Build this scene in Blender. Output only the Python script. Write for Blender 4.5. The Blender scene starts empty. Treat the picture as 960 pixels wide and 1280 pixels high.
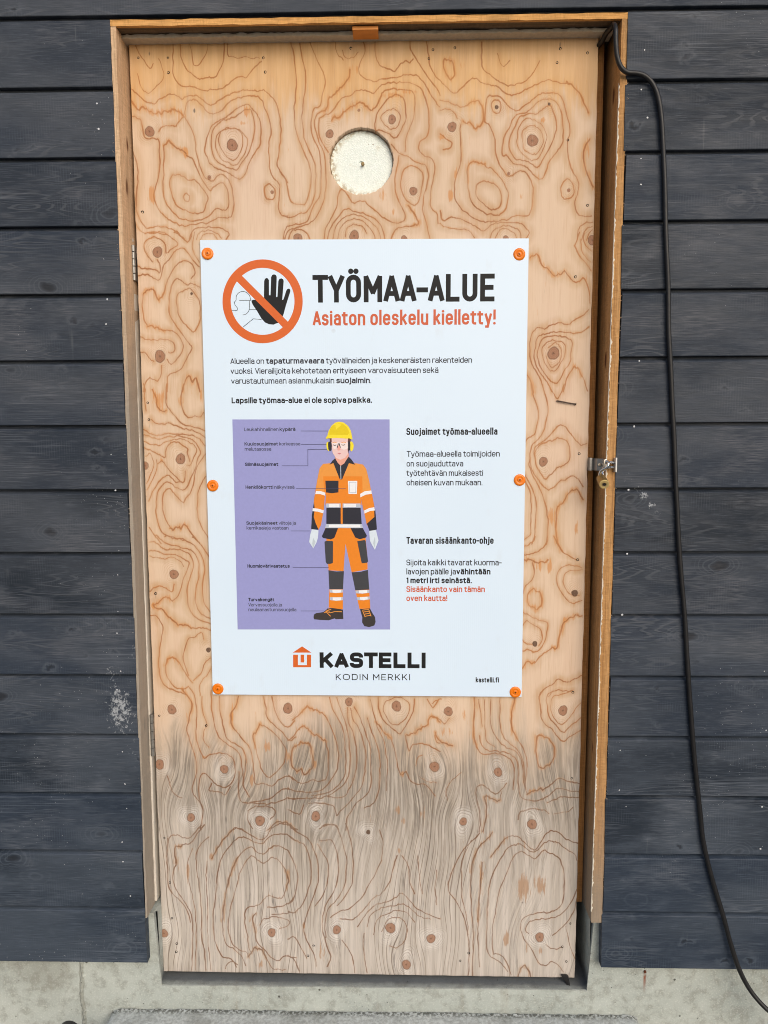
import bpy, bmesh, math, random
import numpy as np
from mathutils import Matrix, Vector

random.seed(7); rng = np.random.default_rng(7)
scene = bpy.context.scene
COL = scene.collection
Z0 = 1.50                                   # height of the sign's middle above the ground

# ------------------------------------------------------------------ camera
F_PX = 930.0
PITCH, YAW, ROLL = 0.10557679, -0.02096241, 0.00342757
CAM = np.array([0.07532258, -1.63464867, 0.09063154 + Z0])

def cam_axes(p, yw, r):
    f = np.array([math.sin(yw)*math.cos(p), math.cos(yw)*math.cos(p), -math.sin(p)])
    rt = np.array([math.cos(yw), -math.sin(yw), 0.0]); dn = np.cross(f, rt)
    c, s = math.cos(r), math.sin(r)
    return np.array([c*rt+s*dn, -s*rt+c*dn, f])
AX = cam_axes(PITCH, YAW, ROLL)
cam_data = bpy.data.cameras.new('camera'); cam = bpy.data.objects.new('camera', cam_data); COL.objects.link(cam)
cam_data.sensor_fit = 'VERTICAL'; cam_data.sensor_height = 24.0; cam_data.lens = 24.0*F_PX/1280.0
cam_data.clip_start = 0.02; cam_data.clip_end = 500
m = Matrix.Identity(4)
for i in range(3):
    m[i][0] = AX[0][i]; m[i][1] = -AX[1][i]; m[i][2] = -AX[2][i]; m[i][3] = CAM[i]
cam.matrix_world = m
scene.camera = cam

# ------------------------------------------------------------------ sky, sun, exposure
SUN_EL, SUN_AZ = math.radians(31), math.radians(158)
world = bpy.data.worlds.new("World"); scene.world = world; world.use_nodes = True
wn = world.node_tree; wn.nodes.clear()
wo = wn.nodes.new('ShaderNodeOutputWorld'); wb = wn.nodes.new('ShaderNodeBackground')
sky = wn.nodes.new('ShaderNodeTexSky'); sky.sky_type = 'NISHITA'; sky.sun_disc = False
sky.sun_elevation = SUN_EL; sky.sun_rotation = SUN_AZ; sky.air_density = 1.0; sky.dust_density = 4.0; sky.ozone_density = 1.0
wn.links.new(sky.outputs[0], wb.inputs[0]); wb.inputs[1].default_value = 0.15
wn.links.new(wb.outputs[0], wo.inputs[0])
sun_d = bpy.data.lights.new('sun', 'SUN'); sun = bpy.data.objects.new('sun', sun_d); COL.objects.link(sun)
sun_d.energy = 0.8; sun_d.angle = math.radians(42); sun_d.color = (1.0, 0.98, 0.955)
sd = Vector((math.sin(SUN_AZ)*math.cos(SUN_EL), math.cos(SUN_AZ)*math.cos(SUN_EL), math.sin(SUN_EL)))
sun.rotation_euler = sd.to_track_quat('Z', 'Y').to_euler()
sun.location = (1.5, -3, 6)
scene.view_settings.view_transform = 'Standard'; scene.view_settings.look = 'None'
scene.view_settings.exposure = 0.02; scene.view_settings.gamma = 1.0
scene.view_settings.use_curve_mapping = False
scene.render.engine = 'CYCLES'
scene.cycles.use_denoising = True
scene.cycles.denoiser = 'OPENIMAGEDENOISE'
scene.cycles.denoising_input_passes = 'RGB_ALBEDO_NORMAL'
scene.cycles.denoising_prefilter = 'NONE'
scene.cycles.filter_width = 1.0
scene.cycles.max_bounces = 6; scene.cycles.diffuse_bounces = 3; scene.cycles.glossy_bounces = 2

# ------------------------------------------------------------------ helpers
def bp(px, py, y):
    """point of the wall plane at depth y that stands at this place of the 960x1280 photograph"""
    d = AX.T @ np.array([(px-480)/F_PX, (py-640)/F_PX, 1.0])
    return CAM + d*((y-CAM[1])/d[1])

def lin(r, g, b, k=1.0):
    def f(c):
        c /= 255.0
        return (c/12.92 if c <= 0.04045 else ((c+0.055)/1.055)**2.4)*k
    return (f(r), f(g), f(b), 1.0)

def link_mesh(name, verts, faces, mats=None, parent=None, smooth=False, mat_idx=None):
    me = bpy.data.meshes.new(name)
    me.from_pydata([tuple(map(float, v)) for v in verts], [], faces); me.update()
    return link_me(name, me, mats, parent, smooth, mat_idx)

def link_me(name, me, mats=None, parent=None, smooth=False, mat_idx=None):
    o = bpy.data.objects.new(name, me); COL.objects.link(o)
    if mats:
        for q in (mats if isinstance(mats, (list, tuple)) else [mats]): me.materials.append(q)
    if mat_idx is not None: me.polygons.foreach_set('material_index', np.array(mat_idx, dtype=np.int32))
    if smooth: me.polygons.foreach_set('use_smooth', np.ones(len(me.polygons), dtype=bool))
    if parent is not None:
        o.parent = parent
        o.matrix_parent_inverse = Matrix.Translation(parent.location).inverted() if parent.type == 'EMPTY' else Matrix.Identity(4)
    return o

def thing(name, label, cat, loc, group=None):
    o = bpy.data.objects.new(name, None); COL.objects.link(o); o.location = loc
    o.empty_display_size = 0.05
    return tag(o, label, cat, group)

def tag(o, label, cat, group=None):
    o['label'] = label; o['category'] = cat
    if group: o['group'] = group
    return o

class MB:
    """collects shapes into one mesh"""
    def __init__(s): s.v = []; s.f = []; s.mi = []
    def add(s, verts, faces, mi=0):
        n = len(s.v); s.v += [tuple(v) for v in verts]
        s.f += [tuple(i+n for i in f) for f in faces]; s.mi += [mi]*len(faces)
    def box(s, x0, x1, y0, y1, z0, z1, b=0.0, mi=0):
        bm = bmesh.new(); bmesh.ops.create_cube(bm, size=1.0)
        for v in bm.verts: v.co = Vector(((x0+x1)/2+v.co.x*(x1-x0), (y0+y1)/2+v.co.y*(y1-y0), (z0+z1)/2+v.co.z*(z1-z0)))
        if b > 0: bmesh.ops.bevel(bm, geom=list(bm.edges), offset=b, segments=2, affect='EDGES', profile=0.7)
        s.addbm(bm, mi)
    def addbm(s, bm, mi=0):
        bm.verts.index_update()
        s.add([tuple(v.co) for v in bm.verts], [[v.index for v in f.verts] for f in bm.faces], mi); bm.free()
    def tube(s, pts, r, n=12, mi=0, caps=True):
        pts = [Vector(p) for p in pts]; rs = r if hasattr(r, '__len__') else [r]*len(pts)
        rings = []; up = None
        for i, p in enumerate(pts):
            t = (pts[min(i+1, len(pts)-1)]-pts[max(i-1, 0)]).normalized()
            if up is None:
                up = Vector((0, 0, 1)) if abs(t.z) < 0.9 else Vector((1, 0, 0))
            up = (up - t*up.dot(t)).normalized(); sd_ = t.cross(up)
            rings.append([p+(up*math.cos(2*math.pi*k/n)+sd_*math.sin(2*math.pi*k/n))*rs[i] for k in range(n)])
        V = [v for R_ in rings for v in R_]; Fc = []
        for i in range(len(rings)-1):
            for k in range(n):
                a = i*n+k; b_ = i*n+(k+1) % n
                Fc.append((a, b_, b_+n, a+n))
        if caps: Fc += [tuple(reversed(range(n))), tuple(range((len(rings)-1)*n, len(rings)*n))]
        s.add(V, Fc, mi)
    def lathe(s, origin, axis, prof, n=24, mi=0):
        """prof: (distance along the axis, radius) pairs"""
        a = Vector(axis).normalized(); u = a.orthogonal().normalized(); w = a.cross(u); o = Vector(origin)
        V = [o+a*d+(u*math.cos(2*math.pi*k/n)+w*math.sin(2*math.pi*k/n))*max(r, 1e-5) for d, r in prof for k in range(n)]
        Fc = []
        for i in range(len(prof)-1):
            for k in range(n):
                p = i*n+k; q = i*n+(k+1) % n
                Fc.append((p, q, q+n, p+n))
        Fc += [tuple(reversed(range(n))), tuple(range((len(prof)-1)*n, len(prof)*n))]
        s.add(V, Fc, mi)
    def build(s, name, mats, parent=None, smooth=False):
        o = link_mesh(name, s.v, s.f, mats, parent, smooth, s.mi)
        bm = bmesh.new(); bm.from_mesh(o.data); bmesh.ops.recalc_face_normals(bm, faces=bm.faces); bm.to_mesh(o.data); bm.free()
        if smooth:
            try: o.data.set_sharp_from_angle(angle=math.radians(40))
            except Exception: pass
        return o

def catmull(pts, sub=5, closed=False):
    P = [np.array(p, float) for p in pts]; n = len(P); out = []
    if n < 3: 
        return [P[0]+(P[-1]-P[0])*t for t in np.linspace(0, 1, sub*2)]
    for i in range(n if closed else n-1):
        p0 = P[(i-1) % n] if closed or i > 0 else P[0]*2-P[1]
        p1 = P[i]; p2 = P[(i+1) % n]
        p3 = P[(i+2) % n] if closed or i < n-2 else P[-1]*2-P[-2]
        for k in range(sub):
            t = k/sub
            out.append(0.5*((2*p1)+(p2-p0)*t+(2*p0-5*p1+4*p2-p3)*t*t+(3*p1-p0-3*p2+p3)*t**3))
    out.append(P[0] if closed else P[-1])
    return out

# ------------------------------------------------------------------ node helper
class NT:
    def __init__(s, name):
        s.mat = bpy.data.materials.new(name); s.mat.use_nodes = True
        s.t = s.mat.node_tree; s.n = s.t.nodes; s.l = s.t.links
        s.bsdf = s.n['Principled BSDF']
        s.geo = s.n.new('ShaderNodeNewGeometry'); s.pos = s.geo.outputs['Position']
        sp = s.n.new('ShaderNodeSeparateXYZ'); s.l.new(s.pos, sp.inputs[0]); s.x, s.y, s.z = sp.outputs
    def put(s, v, sock):
        if isinstance(v, bpy.types.NodeSocket): s.l.new(v, sock)
        elif v is not None:
            if sock.type == 'RGBA' and not hasattr(v, '__len__'): v = (v, v, v, 1)
            if sock.type == 'RGBA' and len(v) == 3: v = (*v, 1)
            sock.default_value = v
    def m(s, op, a, b=None, c=None, clamp=False):
        q = s.n.new('ShaderNodeMath'); q.operation = op; q.use_clamp = clamp
        for i, v in enumerate((a, b, c)):
            if v is not None: s.put(v, q.inputs[i])
        return q.outputs[0]
    def add(s, a, b): return s.m('ADD', a, b)
    def sub(s, a, b): return s.m('SUBTRACT', a, b)
    def mul(s, a, b): return s.m('MULTIPLY', a, b)
    def step(s, v, a, b, lo=0.0, hi=1.0, smooth=True):
        q = s.n.new('ShaderNodeMapRange'); q.interpolation_type = 'SMOOTHSTEP' if smooth else 'LINEAR'; q.clamp = True
        s.put(v, q.inputs[0])
        s.put(a, q.inputs[1]); s.put(b, q.inputs[2]); s.put(lo, q.inputs[3]); s.put(hi, q.inputs[4])
        return q.outputs[0]
    def mix(s, f, a, b, mode='MIX'):
        q = s.n.new('ShaderNodeMix'); q.data_type = 'RGBA'; q.blend_type = mode; q.clamp_factor = True
        s.put(f, q.inputs[0]); s.put(a, q.inputs[6]); s.put(b, q.inputs[7]); return q.outputs[2]
    def vec(s, sx=1, sy=1, sz=1, src=None, off=(0, 0, 0)):
        q = s.n.new('ShaderNodeMapping'); q.inputs['Scale'].default_value = (sx, sy, sz); q.inputs['Location'].default_value = off
        s.l.new(src or s.pos, q.inputs[0]); return q.outputs[0]
    def noise(s, scale, v=None, detail=3.0, rough=0.55, dist=0.0, col=False):
        q = s.n.new('ShaderNodeTexNoise'); q.inputs['Scale'].default_value = scale; q.inputs['Detail'].default_value = detail
        q.inputs['Roughness'].default_value = rough; q.inputs['Distortion'].default_value = dist
        s.l.new(v or s.pos, q.inputs['Vector']); return q.outputs[1 if col else 0]
    def voro(s, scale, v=None, feature='F1', out='Distance', rnd=1.0):
        q = s.n.new('ShaderNodeTexVoronoi'); q.feature = feature; q.inputs['Scale'].default_value = scale
        q.inputs['Randomness'].default_value = rnd
        s.l.new(v or s.pos, q.inputs['Vector']); return q.outputs[out]
    def wave(s, scale, v=None, dist=2.0, dscale=1.0, axis='Z', detail=2.0):
        q = s.n.new('ShaderNodeTexWave'); q.wave_type = 'BANDS'; q.bands_direction = axis
        q.inputs['Scale'].default_value = scale; q.inputs['Distortion'].default_value = dist
        q.inputs['Detail'].default_value = detail; q.inputs['Detail Scale'].default_value = dscale
        s.l.new(v or s.pos, q.inputs['Vector']); return q.outputs[1]
    def attr(s, name):
        q = s.n.new('ShaderNodeAttribute'); q.attribute_name = name; return q.outputs['Fac']
    def out(s, color=None, rough=0.6, bump=None, bstr=0.3, bdist=0.001, metal=0.0, spec=None):
        s.put(color, s.bsdf.inputs['Base Color']); s.put(rough, s.bsdf.inputs['Roughness']); s.put(metal, s.bsdf.inputs['Metallic'])
        if spec is not None: s.put(spec, s.bsdf.inputs['Specular IOR Level'])
        if bump is not None:
            q = s.n.new('ShaderNodeBump'); q.inputs['Strength'].default_value = bstr; q.inputs['Distance'].default_value = bdist
            s.l.new(bump, q.inputs['Height']); s.l.new(q.outputs[0], s.bsdf.inputs['Normal'])
        return s.mat

def simple(name, col, rough=0.5, metal=0.0, var=0.08, scale=60, bstr=0.0, spec=None):
    t = NT(name); n = t.noise(scale, detail=4)
    c = t.mix(n, tuple(np.clip(np.array(col[:3])*(1-var), 0, 1)), tuple(np.clip(np.array(col[:3])*(1+var), 0, 1)))
    return t.out(c, t.step(n, 0.2, 0.8, rough*0.9, min(1, rough*1.1)), n if bstr else None, bstr, 0.001, metal, spec)

#@@MATERIALS
# ------------------------------------------------------------------ materials of the setting
ZS = Z0-1.1965
def mat_concrete():
    t = NT('concrete')
    n1 = t.noise(3.0, detail=6, rough=0.65); n2 = t.noise(45, detail=5, rough=0.6); n3 = t.noise(260, detail=3)
    c = t.mix(t.step(n1, 0.3, 0.7), lin(148, 156, 152), lin(176, 183, 178))
    c = t.mix(t.mul(t.step(n2, 0.45, 0.68), 0.5), c, lin(124, 126, 118))
    c = t.mix(t.mul(t.step(n3, 0.5, 0.72), 0.4), c, lin(202, 206, 200))
    # small air holes
    v = t.voro(70, t.vec(1, 0.4, 1)); big = t.noise(18, detail=2)
    hole = t.mul(t.step(v, 0.11, 0.06), t.step(big, 0.48, 0.55))
    v2 = t.voro(19, t.vec(1, 0.4, 1)); hole2 = t.mul(t.step(v2, 0.06, 0.045), t.step(t.noise(5, detail=1), 0.5, 0.53))
    h = t.m('MAXIMUM', hole, hole2)
    c = t.mix(t.mul(h, 0.85), c, lin(60, 58, 52))
    # damp dark stains and pale lime bloom
    lb = t.mul(t.step(t.add(t.noise(24, detail=6, rough=0.7), t.mul(t.step(t.z, ZS-0.075, ZS-0.03), -0.16)), 0.47, 0.62), t.step(t.m('ABSOLUTE', t.x), 0.75, 0.45))
    c = t.mix(t.mul(lb, 0.45), c, lin(208, 211, 206))
    dk = t.mul(t.step(t.noise(7, t.vec(1, 1, 0.5), detail=5, dist=0.6), 0.56, 0.72), 0.35)
    c = t.mix(dk, c, lin(112, 110, 98))
    # vertical dribbles below the cladding
    dr = t.mul(t.step(t.noise(38, t.vec(1, 0.3, 0.06), detail=3), 0.56, 0.75), 0.22)
    c = t.mix(dr, c, lin(140, 124, 100))
    # hairline cracks
    ck = t.voro(2.3, t.add_noise_vec(0.25, 5.0), 'DISTANCE_TO_EDGE')
    c = t.mix(t.mul(t.step(ck, 0.004, 0.001), 0.10), c, lin(95, 92, 82))
    # door's shade on the sill painted into the colour, with some grime
    sill_shade = t.mul(t.step(t.add(t.y, t.mul(t.sub(t.noise(30, detail=4), 0.5), 0.018)), -0.026, -0.004), t.mul(t.step(t.z, ZS-0.012, ZS-0.004), t.step(t.add(t.z, t.mul(t.sub(t.noise(40), 0.5), 0.05)), ZS+0.045, ZS+0.008)))
    c = t.mix(t.mul(sill_shade, 0.8), c, lin(74, 78, 84))
    # form joint, a darker band left of the door
    fj = bp(103, 1240, -0.035)[0]
    dx = t.m('ABSOLUTE', t.sub(t.add(t.x, t.mul(t.sub(t.noise(25, detail=3), 0.5), 0.012)), float(fj)))
    c = t.mix(t.mul(t.step(dx, 0.007, 0.004), 0.45), c, lin(104, 102, 90))
    # rust run
    rp = bp(806, 1217, -0.035)
    rx = t.m('ABSOLUTE', t.sub(t.x, float(rp[0]))); rz = t.sub(float(rp[2]), t.z)
    ru = t.mul(t.step(rx, 0.0045, 0.001), t.mul(t.step(rz, 0.055, 0.0), t.step(rz, -0.006, 0.0)))
    c = t.mix(t.mul(ru, t.step(t.noise(120), 0.2, 0.55)), c, lin(122, 62, 28))
    hgt = t.add(t.add(n2, t.mul(n3, 0.5)), t.mul(h, -2.0))
    return t.out(c, 0.88, hgt, 0.5, 0.0015)

def _anv(s, amp, scale):
    q = s.n.new('ShaderNodeVectorMath'); q.operation = 'MULTIPLY_ADD'
    s.l.new(s.noise(scale, detail=3, col=True), q.inputs[0]); q.inputs[1].default_value = (amp,)*3; s.l.new(s.pos, q.inputs[2])
    return q.outputs[0]
NT.add_noise_vec = _anv

def mat_cladding():
    t = NT('dark_stained_boards')
    rnd = t.geo.outputs['Random Per Island']
    # every board gets its own stretch of grain
    off = t.n.new('ShaderNodeCombineXYZ'); t.put(t.mul(rnd, 37.0), off.inputs[0]); t.put(t.mul(rnd, 11.0), off.inputs[2])
    pv = t.n.new('ShaderNodeVectorMath'); pv.operation = 'ADD'; t.l.new(t.pos, pv.inputs[0]); t.l.new(off.outputs[0], pv.inputs[1]); P = pv.outputs[0]
    warm = t.noise(2.2, t.vec(1, 1, 2.5, P), detail=3)
    base = t.mix(t.step(rnd, 0.0, 1.0), lin(30, 38, 48), lin(42, 51, 64))
    base = t.mix(t.step(warm, 0.40, 0.64), base, lin(60, 66, 75))
    base = t.mix(t.mul(t.step(t.noise(1.0, t.vec(5, 0, 16, P), detail=6, rough=0.65), 0.46, 0.66), 0.5), base, lin(68, 74, 84))
    # cathedral grain: rings of a stretched distance field, strongest in patches
    kv = t.voro(1.0, t.vec(4.2, 0.0, 13.0, P), 'SMOOTH_F1')
    field = t.add(t.mul(kv, 1.4), t.mul(t.noise(1.0, t.vec(1.6, 0, 26, P), detail=2), 1.5))
    ring = t.m('SINE', t.mul(field, 46.0)); ring = t.step(ring, 0.35, 1.0)
    patch = t.step(t.noise(3.2, t.vec(1, 0, 3.0, P), detail=2), 0.46, 0.66)
    base = t.mix(t.mul(t.mul(ring, patch), 0.55), base, lin(80, 84, 91))
    # fine saw and brush lines
    fine = t.noise(1.0, t.vec(22, 0, 620, P), detail=4, rough=0.7)
    base = t.mix(t.mul(t.step(fine, 0.5, 0.74), 0.62), base, lin(84, 90, 100))
    base = t.mix(t.mul(t.step(fine, 0.46, 0.25), 0.6), base, lin(30, 33, 39))
    brush = t.noise(1.0, t.vec(5, 0, 380, P), detail=3, rough=0.7)
    bpatch = t.step(t.noise(2.6, t.vec(1, 0, 3.4, P), detail=3), 0.50, 0.62)
    base = t.mix(t.mul(t.mul(t.step(brush, 0.52, 0.66), bpatch), 0.5), base, lin(106, 112, 122))
    # cross-wise planer chatter
    chat = t.m('SINE', t.mul(t.add(t.x, t.mul(t.noise(6, P), 0.01)), 1150.0))
    base = t.mix(t.mul(t.mul(t.step(chat, 0.2, 1.0), t.step(t.noise(7, t.vec(1, 0, 2, P)), 0.5, 0.65)), 0.16), base, lin(92, 98, 108))
    # knots under the stain
    kd = t.voro(1.0, t.vec(5.0, 0.0, 9.0, t.add_noise_vec2(P, 0.02, 30)))
    knot = t.step(kd, 0.12, 0.05)
    halo = t.mul(t.step(kd, 0.34, 0.12), t.sub(1.0, knot))
    kr = t.step(t.m('SINE', t.mul(kd, 130.0)), 0.2, 1.0)
    base = t.mix(t.mul(t.mul(halo, kr), 0.5), base, lin(78, 83, 91))
    base = t.mix(t.mul(knot, 0.75), base, lin(26, 28, 33))
    kd2 = t.voro(1.0, t.vec(13, 0.0, 26, t.add_noise_vec2(P, 0.03, 60)))
    sk = t.step(t.noise(9, P, detail=1), 0.5, 0.6)
    base = t.mix(t.mul(t.mul(t.step(kd2, 0.14, 0.05), sk), 0.6), base, lin(24, 27, 32))
    base = t.mix(t.mul(t.mul(t.mul(t.step(kd2, 0.32, 0.16), t.step(kd2, 0.12, 0.18)), sk), 0.35), base, lin(88, 93, 101))
    # worn paler patches
    wn_ = t.mul(t.step(t.noise(4.5, t.vec(1, 0, 2.4, P), detail=4), 0.50, 0.68), t.step(fine, 0.40, 0.62))
    base = t.mix(t.mul(wn_, 0.5), base, lin(98, 100, 106))
    # blue sky light on the lower boards painted into their colour, growing downwards
    base = t.mix(t.mul(t.step(t.z, 1.55, 0.35), 0.85), base, t.mix(1.0, base, (0.97, 1.10, 1.20, 1), 'MULTIPLY'))
    # plaster specks and smears
    sp = t.voro(55, t.vec(1, 0.0, 1)); dens = t.noise(2.8, detail=2)
    lowm = t.step(t.z, 1.7, 0.4, 0.0, 0.10)
    spk = t.step(sp, 0.055, 0.03); spm = t.step(t.add(dens, lowm), 0.55, 0.62)
    spk2 = t.mul(t.step(t.voro(140, t.vec(1, 0, 0.8)), 0.10, 0.05), t.step(t.add(dens, lowm), 0.60, 0.70))
    sm = None
    for (px, py, rx, rz, k) in ((150, 888, 0.055, 0.10, 1.0), (138, 842, 0.035, 0.04, 0.8), (170, 815, 0.02, 0.05, 0.7), (165, 940, 0.03, 0.09, 0.55), (797, 612, 0.022, 0.016, 0.8), (805, 619, 0.02, 0.018, 1.0), (815, 630, 0.020, 0.020, 0.9), (820, 641, 0.018, 0.014, 0.75), (785, 597, 0.03, 0.03, 0.5), (770, 640, 0.015, 0.03, 0.55)):
        p = bp(px, py, -0.06)
        ax = t.mul(t.sub(t.x, float(p[0])), 1/rx); az = t.mul(t.sub(t.z, float(p[2])), 1/rz)
        d = t.m('SQRT', t.add(t.mul(ax, ax), t.mul(az, az)))
        q = t.mul(t.step(d, 1.15, 0.1), k); sm = q if sm is None else t.m('MAXIMUM', sm, q)
    scuf = t.noise(1.0, t.vec(130, 0, 100), detail=5, rough=0.72, dist=0.6)
    smear = t.step(t.add(scuf, t.mul(sm, 0.34)), 0.76, 0.90)
    marks = t.m('MAXIMUM', t.mul(spk, spm), t.m('MAXIMUM', smear, spk2))
    base = t.mix(t.mul(marks, 0.7), base, lin(176, 182, 188))
    dr = t.mul(t.step(t.noise(60, t.vec(1, 0, 0.05), detail=3), 0.62, 0.74), t.step(t.noise(4, t.vec(1, 0, 1)), 0.54, 0.66))
    base = t.mix(t.mul(dr, 0.22), base, lin(150, 152, 152))
    hgt = t.add(t.mul(fine, 1.0), t.add(t.mul(ring, t.mul(patch, 0.5)), t.mul(knot, -0.8)))
    rough = t.step(t.noise(14, t.vec(1, 0, 4, P)), 0.3, 0.7, 0.52, 0.72)
    return t.out(base, rough, hgt, 0.55, 0.0013, spec=0.25)

def _anv2(s, P, amp, scale):
    q = s.n.new('ShaderNodeVectorMath'); q.operation = 'MULTIPLY_ADD'
    s.l.new(s.noise(scale, P, detail=2, col=True), q.inputs[0]); q.inputs[1].default_value = (amp,)*3; s.l.new(P, q.inputs[2])
    return q.outputs[0]
NT.add_noise_vec2 = _anv2

def mat_timber(name, a, b, worn, along='Z', dark=None, worn_top=0.95, knotty=True):
    """raw sawn softwood; greys where rain reaches it (near the ground)"""
    t = NT(name)
    sc = {'Z': (110, 110, 3.0), 'X': (3.0, 110, 110)}[along]
    g = t.noise(1.0, t.vec(*sc), detail=5, rough=0.6); big = t.noise(7, t.vec(1, 1, 0.5) if along == 'Z' else t.vec(0.5, 1, 1), detail=3)
    f2 = t.noise(1.0, t.vec(*[q*5 for q in sc]), detail=2)
    c = t.mix(t.step(g, 0.3, 0.7), a, b)
    c = t.mix(t.mul(t.step(f2, 0.45, 0.66), 0.5), c, tuple(0.5*q for q in a[:3]))
    saw = t.noise(1.0, t.vec(60, 60, 260) if along == 'Z' else t.vec(260, 60, 60), detail=3, rough=0.7)
    c = t.mix(t.mul(t.step(saw, 0.52, 0.68), 0.35), c, tuple(0.6*q for q in a[:3]))
    c = t.mix(t.mul(t.step(saw, 0.46, 0.30), 0.25), c, tuple(min(1, 1.35*q) for q in b[:3]))
    c = t.mix(t.mul(t.step(big, 0.5, 0.75), 0.35), c, tuple(0.55*q for q in b[:3]))
    if knotty:
        kv = t.voro(1.0, t.vec(14, 14, 5.5) if along == 'Z' else t.vec(5.5, 14, 14))
        c = t.mix(t.step(kv, 0.13, 0.06), c, lin(96, 58, 32))
    c = t.mix(t.mul(t.step(t.noise(9, t.vec(2, 2, 0.5) if along == 'Z' else t.vec(0.5, 2, 2), detail=5), 0.55, 0.7), 0.45), c, tuple(0.42*q for q in b[:3]))
    gz = t.step(t.add(t.z, t.mul(t.sub(t.noise(6, t.vec(3, 3, 0.6)), 0.5), 0.5)), worn_top, worn_top-0.5)
    grey = t.mix(g, worn, tuple(0.62*q for q in worn[:3]))
    c = t.mix(t.mul(gz, 0.85), c, grey)
    return t.out(c, 0.78, t.add(t.add(g, t.mul(f2, 0.4)), saw), 0.6, 0.0014, spec=0.25)

M = {}
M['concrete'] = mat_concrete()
M['clad'] = mat_cladding()
M['lining'] = mat_timber('sawn_pine', lin(168, 124, 76), lin(192, 150, 100), lin(146, 138, 126))
M['lining_pale'] = mat_timber('sawn_pine_pale', lin(200, 168, 134), lin(216, 186, 154), lin(158, 154, 146), worn_top=2.05)
M['lining_h'] = mat_timber('sawn_pine_head', lin(200, 148, 84), lin(216, 166, 104), lin(150, 143, 132), 'X')
M['head_grey'] = mat_timber('grey_frame_wood', lin(92, 78, 62), lin(112, 97, 79), lin(120, 110, 98), 'X', knotty=False)
M['post'] = mat_timber('frame_pine', lin(146, 100, 54), lin(168, 122, 72), lin(104, 90, 72), worn_top=0.6)
M['wedge'] = simple('planed_wedge_wood', lin(206, 134, 60), 0.6, var=0.15, scale=90)
M['strip'] = simple('grey_seal_strip', lin(182, 174, 160), 0.8, var=0.25, scale=140, bstr=0.5)
M['strip_pale'] = simple('pale_seal_strip', lin(206, 200, 190), 0.7, var=0.18, scale=120, bstr=0.3)
M['tape'] = simple('torn_white_tape', lin(214, 208, 194), 0.7, var=0.3, scale=240, bstr=0.4)
M['dark'] = simple('unlit_cavity_board', lin(60, 46, 34), 0.9, var=0.3, scale=40)
M['nail'] = simple('galvanised_nail', lin(188, 192, 198), 0.55, 0.2, var=0.2, scale=500)
M['rustnail'] = simple('rusty_nail', lin(92, 48, 26), 0.8, 0.2, var=0.4, scale=400)
M['zinc'] = simple('worn_zinc_steel', lin(150, 150, 148), 0.42, 0.75, var=0.25, scale=160, bstr=0.15)
M['chrome'] = simple('bright_steel', lin(205, 208, 212), 0.18, 1.0, var=0.08, scale=200)
M['brass'] = simple('brass', lin(214, 190, 130), 0.42, 0.6, var=0.2, scale=250)
M['blackhole'] = simple('black_void', lin(22, 20, 18), 0.9, var=0.3)
M['screw'] = simple('blackened_screw', lin(24, 21, 19), 0.5, 0.5, var=0.4, scale=400)
M['nailrust'] = simple('bent_nail_steel', lin(86, 72, 62), 0.55, 0.6, var=0.4, scale=300)
M['cable'] = simple('black_rubber_sheath', lin(13, 14, 18), 0.5, var=0.4, scale=90, bstr=0.2)
M['plastic'] = simple('black_torn_plastic', lin(30, 30, 32), 0.45, var=0.3, scale=200)
M['pipe'] = simple('black_pipe_plastic', lin(34, 34, 36), 0.45, var=0.2)

#@@SETTING
# ------------------------------------------------------------------ ground, foundation, step
def mat_ground():
    t = NT('gravel_yard')
    v = t.voro(38, out='Color'); d = t.voro(38)
    q = t.n.new('ShaderNodeSeparateColor'); t.l.new(v, q.inputs[0])
    c = t.mix(q.outputs[0], lin(108, 108, 104), lin(168, 167, 162)); c = t.mix(t.step(d, 0.35, 0.7), c, lin(80, 76, 70))
    c = t.mix(t.mul(t.noise(0.8, detail=4), 0.4), c, lin(130, 122, 108))
    return t.out(c, 0.9, d, 0.8, 0.01)
g = MB(); n = 24
gv = [(x, y, 0.0) for y in np.linspace(-120, 0.1, n) for x in np.linspace(-120, 120, n)]
g.add(gv, [(j*n+i, j*n+i+1, (j+1)*n+i+1, (j+1)*n+i) for j in range(n-1) for i in range(n-1)])
go = g.build('ground', mat_ground()); go['kind'] = 'structure'

CF = -0.035                                   # face of the concrete
XL, XR = -0.4870, 0.5115                      # notch for the door
ZS, ZP, ZT = Z0-1.1965, Z0-1.010, Z0-1.150    # sill top, pier top
ZST = Z0-1.2485                               # step top
XW0, XW1 = -2.4, 2.6
found = thing('concrete_foundation', 'pale grey cast concrete foundation wall with a door notch below the dark boards', 'foundation', (0, CF, 0))

def concrete_body():
    """front with a fine grid so that edges and faces are not dead straight"""
    bm = bmesh.new()
    U = [(XW0, -.05), (XW1, -.05), (XW1, ZP), (XR, ZP), (XR+0.0015, ZS), (XL-0.001, ZS), (XL, ZP), (XW0, ZP)]
    f = [bm.verts.new((x, CF, z)) for x, z in U]; b = [bm.verts.new((x, 0.12, z)) for x, z in U]; n = len(U)
    bm.faces.new(f); bm.faces.new(list(reversed(b)))
    for k in range(n): bm.faces.new((f[k], b[k], b[(k+1) % n], f[(k+1) % n]))
    bm.edges.ensure_lookup_table()
    ed = [e for e in bm.edges if all(abs(v.co.y-CF) < 1e-6 for v in e.verts) and all(-0.6 < v.co.x < 0.6 for v in e.verts)]
    bmesh.ops.bevel(bm, geom=ed, offset=0.007, segments=3, affect='EDGES')
    bmesh.ops.recalc_face_normals(bm, faces=bm.faces)
    return bm
mbf = MB(); mbf.addbm(concrete_body())
mbf.build('foundation_wall', M['concrete'], found, smooth=True)
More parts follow.
